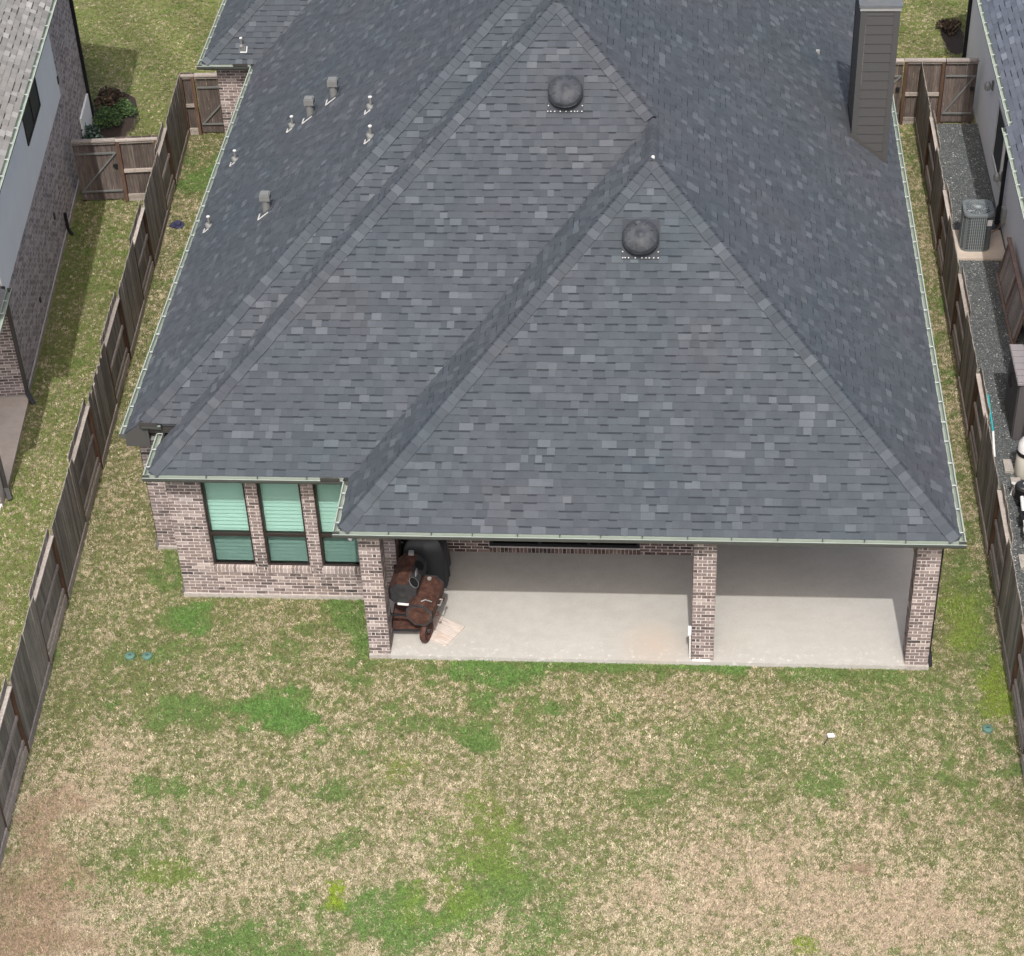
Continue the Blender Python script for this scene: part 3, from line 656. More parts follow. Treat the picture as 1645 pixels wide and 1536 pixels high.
for x, y in ((X0, Y0), (X1-.098, Y0), (X0, Y1-.098), (X1-.098, Y1-.098)): ct_.box((x-.012, y-.012, 3.2), (x+.11, y+.11, ZT-.08))
ct_.obj('corner_trim', 'siding_grey', ch)
MB().box((X0+.103, Y0-.010, 5.5), (X0+.112, Y0-.003, 6.9)).obj('caulk_line', 'siding_light', ch)
MB().box((X0-.03, Y0-.03, ZT-.08), (X1+.03, Y1+.03, ZT+.0)).obj('chimney_frieze', 'metal_galv', ch)
ccap = MB().box((X0-.05, Y0-.05, ZT+.002), (X1+.05, Y1+.05, ZT+.05)); ccap.obj('chimney_cap', 'metal_cap', ch)
MB().box((X0+.12, Y0+.25, ZT+.05), (X1-.12, Y1-.25, ZT+.35)).box((X0+.05, Y0+.18, ZT+.35), (X1-.05, Y1-.18, ZT+.39)).obj('chimney_hood', 'metal_cap', ch)
# step flashing along the chimney foot
cf = MB(); n0 = HE+T*(XR-X0); n1_ = HE+T*(XR-X1)
cf.add([(X0-.02, Y0-.03, n0+.03), (X1+.02, Y0-.03, n1_+.0), (X1+.02, Y0-.014, n1_+.09), (X0-.02, Y0-.014, n0+.12)], [(0, 1, 2, 3)]); cf.add([(X0-.02, Y0-.03, n0+.03), (X0-.02, Y0-.014, n0+.12), (X0-.02, Y1, n0+.12), (X0-.09, Y1, n0+.09), (X0-.09, Y0-.03, n0+.09)], [(0, 4, 3, 2, 1)])
cf.obj('flashing', 'bronze_trim', ch)

# ------------------------------------------------------------ fences
FV = {}
def fence_board(mt, wd=.138, h=1.76):
    key = (mt, round(wd, 3), round(h, 2))
    if key not in FV:
        a = wd/2; FV[key] = MB().box((-a, -.008, 0), (a, .008, h)).mesh('board', mt)
    return FV[key]
def frame_at(p, d):                                                   # local x along the fence, y = away from our yard side
    d = Vector((d[0], d[1], 0)).normalized(); s = Vector((-d.y, d.x, 0)); W = Matrix((d, s, Vector((0, 0, 1)))).transposed().to_4x4(); W.translation = Vector((p[0], p[1], 0)); return W
def long_fence(label, fx_, ys, solid0, yard):
    """fx_(y) gives the line; yard = +1 when our lawn lies at +x of it"""
    f = thing('wood_fence', label, 'fence', (fx_(ys[0]), ys[0], GZ))
    sol = solid0
    for ya, yb in zip(ys[:-1], ys[1:]):
        A, B = Vector((fx_(ya), ya, 0)), Vector((fx_(yb), yb, 0)); d = (B-A); L = d.length; d.normalize(); nrm = Vector((d.y, -d.x, 0)); nrm = nrm if nrm.x*yard > 0 else -nrm
        side = 1 if sol else -1; wob = random.uniform(-.02, .02); lift = random.uniform(-.03, .03)
        # posts, rails, rot boards
        MB().box((-.045, -.045, GZ-.3), (.045, .045, 1.50), T=Matrix.Translation(A)).obj('post', 'wood_post', f)
        for z, w_, h_ in ((1.50, .040, .088), (.82, .040, .088), (.20, .040, .088)):
            MB().bar(A+d*.05+Vector((0, 0, z))+nrm*side*.0, B-d*.05+Vector((0, 0, z)), w_*1.0, h_, r=.5).obj('rail', 'wood_grey' if not sol else 'wood_weathered', f)
        MB().bar(A+d*.03+nrm*(side*.020+.035)+Vector((0, 0, GZ+.09)), B-d*.03+nrm*(side*.020+.035)+Vector((0, 0, GZ+.09)), .030, .19).obj('kick_board', 'wood_grey', f)
        if not sol:   # flat cap board on the top rail seen from the yard
            MB().bar(A+d*.04+nrm*.012+Vector((0, 0, 1.567)), B-d*.04+nrm*.012+Vector((0, 0, 1.567)), .088, .036).obj('top_rail', 'wood_grey', f)
        n = int(round(L/.140)); pitch = L/n
        for i in range(n):
            c = A+d*(i+.5)*pitch+nrm*side*(.034+random.uniform(0, .004)); h = 1.78+lift+random.uniform(-.012, .012)
            W = Matrix((d, nrm, Vector((random.uniform(-.006, .006), random.uniform(-.008, .008), 1)))).transposed().to_4x4(); W.translation = c+Vector((0, 0, GZ+.06+(.10 if not sol else .08)))
            link('board', fence_board('wood_weathered', pitch-.006, round(h-.1, 1)), f, W)
        sol = not sol
    return f
lf = long_fence('long weathered wood board fence on the left, between the lawn and the brick neighbour', lambda y: -7.08-.0635*y, [19.75, 17.18, 15.69, 13.35, 11.67, 9.53, 7.61, 5.55, 3.59, 1.43, -.48, -2.62, -4.56, -6.7, -8.6], True, +1)
rf = long_fence('long weathered wood board fence on the right, between the lawn and the dark gravel', lambda y: 10.90+.004*y, [20.38, 17.76, 16.06, 14.29, 12.92, 10.74, 8.96, 7.01, 5.45, 3.22, 1.59, -.51, -2.24, -4.3, -6.2], True, -1)
def panel(name, label, cat, A, B, gate, hinge=1, cap=True, top=1.66, mid=True):
    A, B = Vector((*A, 0)), Vector((*B, 0)); d = (B-A); L = d.length; d.normalize(); nr = Vector((d.y, -d.x, 0)); nr = nr if nr.y < 0 else -nr
    f = thing(name, label, cat, (A.x, A.y, GZ)); n = max(3, int(round(L/.138))); p = L/n
    for i in range(n):
        W = Matrix((d, nr, Vector((random.uniform(-.006, .006), 0, 1)))).transposed().to_4x4(); W.translation = A+d*(i+.5)*p-nr*.02+Vector((0, 0, GZ+(.06 if gate else .12)))
        link('board', fence_board('wood_brown', p-.006, 1.7), f, W)
    if gate:
        zt, zb = 1.30, .22
        for z in (zt, zb): MB().bar(A+d*.03+nr*.02+Vector((0, 0, z)), B-d*.03+nr*.02+Vector((0, 0, z)), .03, .045).obj('frame_bar', 'flue_grey', f)
        a, b = (A+d*.05, B-d*.05) if hinge > 0 else (B-d*.05, A+d*.05)
        MB().bar(a+nr*.02+Vector((0, 0, zb)), b+nr*.02+Vector((0, 0, zt)), .028, .04).obj('brace', 'flue_grey', f)
        MB().box((-.05, -.03, .9), (.05, .03, .98), T=Matrix.Translation((a if hinge < 0 else B-d*.1)+nr*.03)).obj('latch', 'black_metal', f)
    else:
        for z in ((.78, .06) if mid else (.06,)): MB().bar(A+d*.05+nr*.025+Vector((0, 0, z)), B-d*.05+nr*.025+Vector((0, 0, z)), .05, .088).obj('rail', 'wood_grey', f)
        MB().bar(A+d*.02+nr*.02+Vector((0, 0, GZ+.08)), B-d*.02+nr*.02+Vector((0, 0, GZ+.08)), .036, .15).obj('kick_board', 'wood_grey', f)
    if cap: MB().bar(A+nr*.01+Vector((0, 0, top)), B+nr*.01+Vector((0, 0, top)), .15, .04).bar(A+d*.01+nr*.03+Vector((0, 0, top-.06)), B-d*.01+nr*.03+Vector((0, 0, top-.06)), .03, .07).obj('cap_board', 'wood_grey', f)
    for q in (A+d*.045, B-d*.045): MB().box((-.042, -.042, GZ-.3), (.042, .042, top-.03), T=Matrix.Translation(q+nr*.035 if not gate else q-nr*.07)).obj('post', 'wood_post', f)
    return f
panel('side_gate', 'wooden gate with grey Z-brace beside the left brick neighbour wall', 'gate', (-10.36, 16.30), (-9.27, 16.40), True, 1)
panel('fence_panel', 'short capped wood fence panel right of the gate at the left brick neighbour', 'fence', (-9.26, 16.40), (-8.22, 16.50), False)
panel('fence_panel', 'narrow capped wood panel where the left fence meets the house side gate', 'fence', (-8.33, 19.78), (-7.93, 19.80), False)
panel('side_gate', 'wooden gate with brace against the brick wing of the big house', 'gate', (-7.92, 19.80), (-6.78, 19.84), True, 1)
panel('side_gate', 'wooden gate half hidden behind the grey chimney', 'gate', (9.42, 20.40), (10.50, 20.40), True, 1, top=1.75)
panel('fence_panel', 'capped wood fence panel at the far end of the right fence', 'fence', (10.52, 20.42), (11.56, 20.42), False, top=1.75)
panel('side_gate', 'wooden gate with diagonal brace leading into the gravel side yard', 'gate', (11.58, 20.42), (12.40, 20.42), True, 1, top=1.75)

# ------------------------------------------------------------ left neighbour (its own frame: x out of the wall, y along it)
LA = math.atan2(.11105, .99381)
ln = thing('neighbour_house', 'brick house at the left edge with pale grey-blue upper wall and tan shingle roof', 'house', (-9.67, 7.98, 0), rotz=LA)
W0 = WM[ln]
lw = MB().box((-6, 0, -.02), (0, 12.4, 5.3)).obj('wall', 'brick_far', ln)
MB().box((-6, -.02, GZ-.2), (.03, 12.42, -.02)).obj('foundation', 'concrete_edge', ln)
MB().box((.002, -.02, 2.55), (.04, 9.1, 5.3)).obj('upper_wall', 'stucco_pale', ln)
fr = MB(); z0, z1, a, b = 3.60, 4.42, 4.72, 6.66
fr.box((.04, a, z0), (.075, b, z0+.05)).box((.04, a, z1-.05), (.075, b, z1)).box((.04, a, z0+.05), (.075, a+.05, z1-.05)).box((.04, b-.05, z0+.05), (.075, b, z1-.05)).box((.04, (a+b)/2-.02, z0+.05), (.08, (a+b)/2+.02, z1-.05))
wn = fr.obj('window', 'frame_brown', ln); MB().box((.045, a+.05, z0+.05), (.055, b-.05, z1-.05)).obj('pane', 'ac_dark', wn)
# its roof
LE, LT = 5.48, .62; lct = 1/math.sqrt(1+LT*LT); lst = LT*lct
rd = MB().add([(.45, -3, LE-.02), (.45, 12.9, LE-.02), (-6, 12.9, LE+LT*6.45-.02), (-6, -3, LE+LT*6.45-.02), (.45, -3, LE-.10), (.45, 12.9, LE-.10), (-6, 12.9, LE-.10), (-6, -3, LE-.10)], [(0, 1, 2, 3), (4, 7, 6, 5), (0, 4, 5, 1), (1, 5, 6, 2), (0, 3, 7, 4)]).obj('roof', 'shingle_tan', ln)
def sim_shingles(P, fn, rmax, mt, par):
    global CT
    b = MB()
    def cb(k, g):
        o = len(b.v); b.v.extend(tuple(p) for p in g[0])
        for f, r in g[1]: b.f.append(tuple(i+o for i in f)); b.r.append(r); b.mi.append(0)
    gen_shingles(P, fn, rmax, 0, cb, expo=.150, tmin=.16, tmax=.26); return b.obj('shingle_field', mt, par, kind='stuff')
sim_shingles(lambda u, r, h: Vector((.45-r+lst*h, u, LE+LT*r+lct*h)), lambda r: (-2.9, 12.8), 3.2, 'shingle_tan', rd)
gutter((.45, -3, LE), (.45, 12.85, LE), (1, 0, 0), ln, hang=.7)
MB().tube([(-.32, 3.6, LE+.4), (-.32, 3.6, LE+.85)], .05, 8).obj('vent_pipe', 'black_metal', ln)
# bricks of the wall end that faces the camera
mbk = MB()
for aa, bb, za, zb in courses(1.6, 2.98):
    r_ = min(1, max(0, random.gauss(.45, .25)))
    W = W0 @ Matrix.Translation((-1.6+aa, -.008, za+.004)) @ Matrix.Diagonal((bb-aa, .02, zb-za, 1)); link('brick', BV[min(13, int(r_*14))], lw, W)
MB().box((-1.6, -.004, 0), (0, 0.002, 3.0)).obj('mortar', 'mortar_pale', lw)
# porch roof, slab, downspouts
pr = MB().add([(.20, -3.95, 3.0), (.20, -.35, 3.0), (-1.6, -.35, 3.9), (-1.6, -3.95, 3.9), (.20, -3.95, 2.86), (.20, -.35, 2.86), (-1.6, -.35, 2.86), (-1.6, -3.95, 2.86)], [(0, 1, 2, 3), (4, 7, 6, 5), (0, 4, 5, 1), (1, 5, 6, 2), (0, 3, 7, 4)]).obj('porch_roof', 'shingle_tan', ln)
gutter((.20, -3.95, 3.02), (.20, -.30, 3.02), (1, 0, 0), ln, hang=.5)
downspout([(.06, -.06, 2.9), (.06, -.06, .12)], ln, 'bronze_trim', .085); MB().bar((.06, -.08, .14), (.20, -.28, -.06), .09, .07).obj('downspout_elbow', 'black_metal', ln)
MB().box((-4, -3.36, GZ-.2), (.075, -.02, -.03)).obj('patio_floor', 'concrete_beige', ln)
downspout([(.10, -3.44, 2.9), (.10, -3.44, .1)], ln, 'bronze_trim', .085); MB().bar((.10, -3.44, .12), (.18, -3.62, -.06), .09, .07).obj('downspout_elbow', 'black_metal', ln)
pc = MB().box((-.36, -3.80, GZ), (.05, -3.40, 2.9)).obj('column', 'mortar_pale', ln)
for aa, bb, za, zb in courses(.41, 2.9, short=True):
    W = W0 @ Matrix.Translation((-.36+aa, -3.808, za+.004)) @ Matrix.Diagonal((bb-aa, .02, zb-za, 1)); link('brick', BV[random.randrange(2, 12)], pc, W)
MB().box((-3, -6.2, GZ-.2), (.02, -3.82, -.05)).obj('walkway', 'concrete_white', ln)
MB().box((.0, 5.9, .9), (.04, 6.0, 1.05)).box((.0, 2.9, .5), (.035, 2.98, .62)).box((.041, 9.02, 2.9), (.07, 9.1, 3.1)).obj('wall_box', 'bronze_trim', ln)
downspout([(.05, 6.95, .45), (.05, 6.95, .0), (.18, 6.75, -.1)], ln, 'black_metal', .07)
downspout([(.05, 12.38, 5.2), (.05, 12.38, .05)], ln, 'black_metal', .09)
MB().box((.002, 10.9, .1), (.05, 12.3, .9)).obj('wall_patch', 'stucco_white', ln)

# ------------------------------------------------------------ right neighbour
rn = thing('neighbour_house', 'white walled house at the right edge with blue-grey shingle roof', 'house', (14, 14, GZ))
MB().box((12.55, -4, -.10), (20, 23.6, 3.12)).obj('wall', 'stucco_white', rn); MB().box((12.52, -4.02, GZ-.2), (20, 23.62, -.10)).obj('foundation', 'concrete_edge', rn)
XF, XN, YS = 12.33, 12.17, 14.15
rrf = MB()
for xe, a, b in ((XF, YS, 24.1), (XN, -5, YS-.002)): rrf.add([(xe, a, HE-.02), (xe, b, HE-.02), (xe+6, b, HE+T*6-.02), (xe+6, a, HE+T*6-.02), (xe, a, 3.12), (xe, b, 3.12), (xe+6, b, 3.12), (xe+6, a, 3.12)], [(3, 2, 1, 0), (4, 7, 6, 5), (0, 1, 5, 4), (1, 2, 6, 5), (0, 4, 7, 3)])
rr = rrf.obj('roof', 'shingle_blue', rn)
sh = MB()
def cbR(k, g):
    o = len(sh.v); sh.v.extend(tuple(p) for p in g[0])
    for f, r in g[1]: sh.f.append(tuple(i+o for i in f)); sh.r.append(r); sh.mi.append(0)
gen_shingles(lambda u, r, h: Vector((XF+r-ST*h, u, HE+T*r+CT*h)), lambda r: (YS, 24.1), 3.2, 0, cbR, tmin=.3, tmax=.34)
gen_shingles(lambda u, r, h: Vector((XN+r-ST*h, u, HE+T*r+CT*h)), lambda r: (5, YS), 2.5, 0, cbR, tmin=.3, tmax=.34)
sh.obj('shingle_field', 'shingle_blue', rr, kind='stuff')
gutter((XF, YS+.02, ez), (XF, 24.1, ez), (-1, 0, 0), rn, hang=.55); gutter((XN, 2, ez), (XN, YS+.0, ez), (-1, 0, 0), rn, hang=.55)
fr = MB().box((12.51, 16.15, .55), (12.55, 17.55, .68)).box((12.52, 16.15, 2.1), (12.55, 17.55, 2.2)).box((12.52, 16.15, .68), (12.55, 16.25, 2.1)).box((12.52, 17.45, .68), (12.55, 17.55, 2.1)); wn = fr.obj('window', 'trim_white', rn); MB().box((12.535, 16.25, .68), (12.545, 17.45, 2.1)).obj('pane', 'ac_dark', wn)
for y, z in ((18.66, 1.95), (15.85, 1.0)):
    o = MB().box((12.50, y-.05, z-.12), (12.55, y+.05, z+.12)).obj('wall_lamp', 'flue_grey', rn); MB().lathe([(.03, -.14), (.075, -.10), (.085, .02), (.05, .08), (.015, .12)], (12.40, y, z), n=12).obj('lamp_shade', 'metal_galv', o, 40)
downspout([(12.45, 15.22, 3.1), (12.45, 15.22, .55)], rn, 'black_metal', .085); MB().bar((12.45, 15.22, .56), (12.43, 15.16, .1), .13, .11).obj('downspout_elbow', 'black_metal', rn)
downspout([(12.50, 23.5, 3.1), (12.50, 23.5, .0)], rn, 'black_metal', .1)
MB().box((12.44, 14.75, .35), (12.55, 14.95, .75)).obj('disconnect_box', 'metal_galv', rn)
MB().tube([(12.50, 14.9, .4), (12.40, 14.86, .15), (12.20, 14.70, .12), (12.14, 14.6, .15)], .022, 8).obj('line_set', 'copper', rn)
# air conditioner on its pad
pad = MB().box((11.36, 13.78, GZ-.1), (12.50, 15.05, .0)).obj('concrete_pad', 'concrete_beige'); tag(center(pad), 'beige concrete pad under the air conditioner', 'pad')
ac = thing('air_conditioner', 'grey-green air conditioner condenser on a beige pad in the gravel side yard', 'air conditioner', (11.80, 14.42, 0))
def rrect(cx_, cy_, hx, hy, z, r_=.17, n=6):
    out = []
    for q, (sx, sy) in enumerate(((1, 1), (-1, 1), (-1, -1), (1, -1))):
        for j in range(n): a_ = (q+j/(n-1))*math.pi/2; out.append(Vector((cx_+sx*(hx-r_)+r_*math.cos(a_), cy_+sy*(hy-r_)+r_*math.sin(a_), z)))
    return out
ax_, ay_ = 11.80, 14.42; h_ = 1.02
MB().rings([rrect(ax_, ay_, .345, .345, z) for z in (.0, .05)]).obj('base_pan', 'ac_metal', ac); MB().rings([rrect(ax_, ay_, .315, .315, z) for z in (.05, h_-.08)]).obj('coil', 'ac_dark', ac)
lv = MB()
for z in np.arange(.09, h_-.1, .042): lv.rings([rrect(ax_, ay_, .338, .338, z), rrect(ax_, ay_, .345, .345, z+.008), rrect(ax_, ay_, .332, .332, z+.014)], cap0=False, cap1=False)
lv.obj('louvre', 'ac_metal', ac)
gr = MB()
for sx in np.linspace(-.17, .17, 8):
    gr.box((ax_+sx-.005, ay_-.352, .05), (ax_+sx+.005, ay_-.340, h_-.08)); gr.box((ax_-.352, ay_+sx-.005, .05), (ax_-.340, ay_+sx+.005, h_-.08))
gr.obj('guard_bar', 'ac_light', ac)
cp_ = MB()
for sx in (-1, 1):
    for sy in (-1, 1): cp_.box((ax_+sx*.262-.03, ay_+sy*.262-.03, .05), (ax_+sx*.262+.03, ay_+sy*.262+.03, h_-.08))
cp_.obj('corner_post', 'ac_metal', ac)
tp = MB(); R0 = rrect(ax_, ay_, .36, .36, h_-.08); R1 = rrect(ax_, ay_, .36, .36, h_-.02); R2 = rrect(ax_, ay_, .33, .33, h_)
nn = len(R0); ang = [math.atan2(p.y-ay_, p.x-ax_) for p in R0]
R3 = [Vector((ax_+.32*math.cos(t_), ay_+.32*math.sin(t_), h_)) for t_ in ang]; R4 = [Vector((ax_+.31*math.cos(t_), ay_+.31*math.sin(t_), h_-.10)) for t_ in ang]
R2 = rrect(ax_, ay_, .35, .35, h_); tp.rings([R0, R1, R2, R3, R4], cap0=False, cap1=False); tp.obj('top_panel', 'ac_metal', ac, 50)
fg = MB()
for j in range(24): t_ = 2*math.pi*j/24; fg.bar((ax_+.05*math.cos(t_), ay_+.05*math.sin(t_), h_+.02), (ax_+.32*math.cos(t_), ay_+.32*math.sin(t_), h_-.002), .005, .005)
for q in (.1, .16, .22, .27): fg.tube([(ax_+q*math.cos(t_), ay_+q*math.sin(t_), h_+.018-.05*q) for t_ in np.linspace(0, 2*math.pi, 25)], .004, 5)
fg.lathe([(.06, 0), (.06, .02), (.03, .03)], (ax_, ay_, h_), n=14); fg.obj('fan_grille', 'ac_light', ac)
fb = MB()
for j in range(4):
    t_ = j*math.pi/2+.5; fb.add([(ax_+.05*math.cos(t_-.5), ay_+.05*math.sin(t_-.5), h_-.08), (ax_+.25*math.cos(t_-.4), ay_+.25*math.sin(t_-.4), h_-.06), (ax_+.26*math.cos(t_+.3), ay_+.26*math.sin(t_+.3), h_-.10), (ax_+.05*math.cos(t_+.5), ay_+.05*math.sin(t_+.5), h_-.1)], [(0, 1, 2, 3), (3, 2, 1, 0)])
fb.obj('fan_blade', 'metal_galv', ac)
MB().box((ax_+.20, ay_-.36, .72), (ax_+.31, ay_-.353, .88)).obj('spec_label', 'white_plastic', ac)
# leaning timber frame by the white wall
tf = thing('timber_frame', 'brown wooden frame with grey boards leaning at the white house wall', 'frame', (12.35, 11.8, GZ))
def lean(y, t_): return Vector((12.24+.17*t_, y, GZ+.05+.98*t_))
for y in (13.15, 11.78, 10.35): MB().bar(lean(y, 0), lean(y, 1), .07, .05, (1, 0, 0)).obj('upright', 'wood_planter', tf)
MB().bar(lean(13.2, .98)+Vector((-.03, 0, .03)), lean(10.3, .98)+Vector((-.03, 0, .03)), .10, .05).obj('top_rail', 'wood_planter', tf); MB().bar(lean(13.2, .0)+Vector((-.04, 0, 0)), lean(10.3, .0)+Vector((-.04, 0, 0)), .05, .07).obj('bottom_rail', 'wood_planter', tf)
bv = MB().box((-.07, -.008, 0), (.07, .008, .96)).mesh('board', 'wood_grey')
for i in range(18):
    y = 13.08-i*.155; d1 = (lean(y, 1)-lean(y, 0)).normalized(); W = Matrix((Vector((0, -1, 0)), Vector((1, 0, -.17)).normalized(), d1)).transposed().to_4x4(); W.translation = lean(y, 0)+Vector((.02, 0, 0)); link('board', bv, tf, W)
# storage shed box
sb = thing('storage_shed', 'dark grey resin storage shed with ribbed light grey lid in the gravel yard', 'shed', (12.1, 7.5, GZ))
SX0, SX1, SY0, SY1, SH = 11.78, 12.50, 6.85, 8.20, 1.42
MB().box((SX0, SY0, GZ+.04), (SX1, SY1, SH)).obj('body', 'shed_side', sb)
for y in np.linspace(SY0, SY1-.22, 6):
    MB().box((SX0-.05, y, SH), (SX1+.04, y+.20, SH+.05)).obj('lid_plank', 'shed_lid', sb)
MB().box((SX0-.06, SY0-.04, SH-.02), (SX1+.05, SY1+.03, SH+.02)).obj('lid', 'shed_lid', sb)
for x in (SX0+.04, SX0+.30, SX0+.55): MB().box((x, SY0-.012, GZ+.08), (x+.20, SY0+.01, SH-.05)).obj('door_panel', 'shed_side', sb)
for y in (SY0+.08, SY0+.72): MB().box((SX0-.012, y, GZ+.08), (SX0+.01, y+.56, SH-.06)).obj('side_panel', 'shed_side', sb)
MB().tube([(SX0-.02, 7.75, 1.05), (SX0-.06, 7.72, 1.0), (SX0-.06, 7.66, .85), (SX0-.02, 7.62, .78)], .022, 8).obj('handle', 'black_metal', sb)
# pool equipment
pp = thing('pool_pump', 'black pool pump with round lid among white pipes behind the right fence', 'pump', (11.72, 4.75, GZ))
MB().lathe([(.0, .0), (.15, .0), (.15, .22), (.17, .24), (.17, .28), (.12, .33), (.03, .34)], (11.72, 4.85, .05), n=24).obj('strainer_pot', 'black_matte', pp, 40); MB().lathe([(.14, 0), (.15, .03), (.13, .05), (.0, .06)], (11.72, 4.85, .34), n=24).obj('lid', 'cover_black', pp, 40)
MB().tube([(11.70, 4.85, .41), (11.74, 4.85, .41)], .02, 8).obj('lid_knob', 'steel_bright', pp); MB().lathe([(.12, 0), (.13, .05), (.13, .45), (.08, .5)], (11.88, 4.85, .18), (1, 0, 0), 18).obj('motor', 'black_metal', pp, 40); MB().box((11.60, 4.68, GZ), (12.3, 5.0, .06)).obj('base', 'black_metal', pp)
pw_ = thing('pool_pipes', 'white pool plumbing pipes and valves by the right fence', 'pipes', (11.7, 4.0, GZ))
for pts, r_ in (([(11.68, 4.66, .2), (11.66, 4.3, .2), (11.64, 3.75, .2), (11.63, 3.5, .1), (11.63, 3.45, -.15)], .042), ([(11.95, 4.6, .1), (11.9, 4.1, .32), (11.8, 3.6, .32), (11.75, 3.4, .1), (11.74, 3.38, -.15)], .042), ([(11.55, 5.05, -.1), (11.55, 5.05, .25), (11.60, 4.95, .28)], .04), ([(11.7, 4.05, .2), (12.1, 4.05, .2), (12.3, 4.2, .25)], .042), ([(12.0, 5.6, .0), (12.0, 5.2, .4), (12.05, 4.7, .45)], .04), ([(11.8, 3.1, .1), (12.3, 3.0, .25), (12.3, 2.7, -.1)], .035)):
    MB().tube(pts, r_, 10).obj('pipe', 'white_plastic', pw_, 50)
MB().box((11.56, 3.92, .1), (11.78, 4.12, .3)).bar((11.6, 4.02, .33), (11.82, 4.02, .33), .05, .03).obj('valve', 'black_metal', pw_); MB().lathe([(.06, -.1), (.075, 0), (.06, .1)], (11.64, 3.62, .2), (0, 1, 0), 12).obj('union', 'white_plastic', pw_, 40)
MB().tube([(11.62+.35*(1-math.cos(t_)), 3.0+.35*math.sin(t_), .02+.02*t_) for t_ in np.linspace(0, 4.6, 20)], .018, 8).obj('hose', 'white_plastic', pw_)
ft = thing('filter_tank', 'beige pool filter tank with black clamp band behind the right fence', 'tank', (11.95, 5.9, GZ))
MB().lathe([(.2, .0), (.24, .08), (.24, .55), (.22, .60)], (11.92, 5.75, GZ), n=24).obj('lower_shell', 'beige_plastic', ft, 40); MB().lathe([(.25, .6), (.25, .68)], (11.92, 5.75, GZ), n=24).obj('clamp_band', 'black_metal', ft, 40); MB().lathe([(.235, .68), (.22, .85), (.14, .97), (.02, 1.0)], (11.92, 5.75, GZ), n=24).obj('upper_shell', 'white_plastic', ft, 40)
for i, (x0, y0, x1, y1, lb) in enumerate(((11.58, 5.0, 11.78, 5.55, 'pale grey paver lying beside the black pool pump'), (11.44, 2.75, 11.62, 3.15, 'pale grey paver on gravel right at the right fence'), (11.50, 5.75, 11.68, 6.15, 'cracked grey paver lying in the dark gravel behind the pump'))):
    o = MB().box((x0, y0, GZ+.03), (x1, y1, GZ+.10)).obj('paver', 'concrete_edge'); tag(center(o), lb, 'paver', 'loose pavers in the gravel yard')
br_ = thing('paint_pole', 'teal and white pole leaning behind the right fence', 'pole', (11.2, 6.9, GZ))
MB().tube([(11.20, 7.1, .95), (11.30, 6.55, .42)], .02, 8).obj('teal_shaft', 'teal_paint', br_); MB().tube([(11.30, 6.55, .42), (11.36, 6.30, -.09)], .025, 8).obj('white_grip', 'white_plastic', br_)

# ------------------------------------------------------------ smoker, covered grill, plywood on the patio
sm = thing('barrel_smoker', 'rusty double barrel smoker on a wheeled cart under the patio roof', 'smoker', (-.2, .85, 0))
def barrel(c0, c1, rw, mats, n=8, split=None):
    c0, c1 = Vector(c0), Vector(c1); d = (c1-c0).normalized(); e = d.cross(Vector((0, 0, 1))).normalized(); u_ = e.cross(d)
    ring = lambda c, k: [c+(e*math.cos(2*math.pi*(j+.5)/n)+u_*math.sin(2*math.pi*(j+.5)/n))*rw*k for j in range(n)]
    return d, e, u_, ring
# front (right) barrel
c0, c1 = (-.02, .27, .74), (.13, 1.12, .74); d, e, u_, ring = barrel(c0, c1, .26, None)
C0, C1 = Vector(c0), Vector(c1)
rbod = MB().rings([ring(C0, 1), ring(C1, 1)]).obj('front_barrel', 'rust_steel', sm)
MB().rings([ring(C0-d*.012, 1.04), ring(C0+d*.02, 1.04)]).obj('end_rim', 'smoker_black', rbod); MB().rings([ring(C0-d*.02, .86), ring(C0-d*.012, .86)]).obj('end_plate', 'rust_steel', rbod)
MB().rings([ring(C1-d*.02, 1.03), ring(C1+d*.012, 1.03)]).obj('end_rim', 'smoker_black', rbod)
ld_ = MB()
for j in (1, 2): pass
A_ = ring(C0+d*.06, 1.035); B_ = ring(C1-d*.06, 1.035)
MB().add([A_[7], A_[0], A_[1], B_[1], B_[0], B_[7]], [(0, 1, 4, 5), (1, 2, 3, 4)]).add([p*1.0-u_*.0 for p in (A_[7], B_[7], B_[7]-e*.012, A_[7]-e*.012)], [(0, 1, 2, 3)]).obj('lid', 'rust_steel', rbod)
hd = (C0+C1)/2+e*.26; MB().tube([hd+e*.0-d*.08, hd+e*.05-d*.08, hd+e*.05+d*.08, hd+e*.0+d*.08], .011, 8).obj('lid_handle', 'steel_bright', rbod)
for q in (-.2, .22): MB().lathe([(.035, 0), (.04, .03), (.02, .05)], hd+d*q-u_*.12, e, 10).obj('damper_knob', 'rust_steel', rbod, 40)
MB().tube([C0+d*.12+u_*.25+e*.02, C0+d*.14+u_*.29+e*.10, C0+d*.2+u_*.20+e*.20], .011, 6).obj('lid_strap', 'metal_galv', rbod); MB().lathe([(.04, 0), (.04, .03), (.01, .035)], C1-d*.1+u_*.24, u_, 12).obj('thermometer', 'metal_galv', rbod, 40)
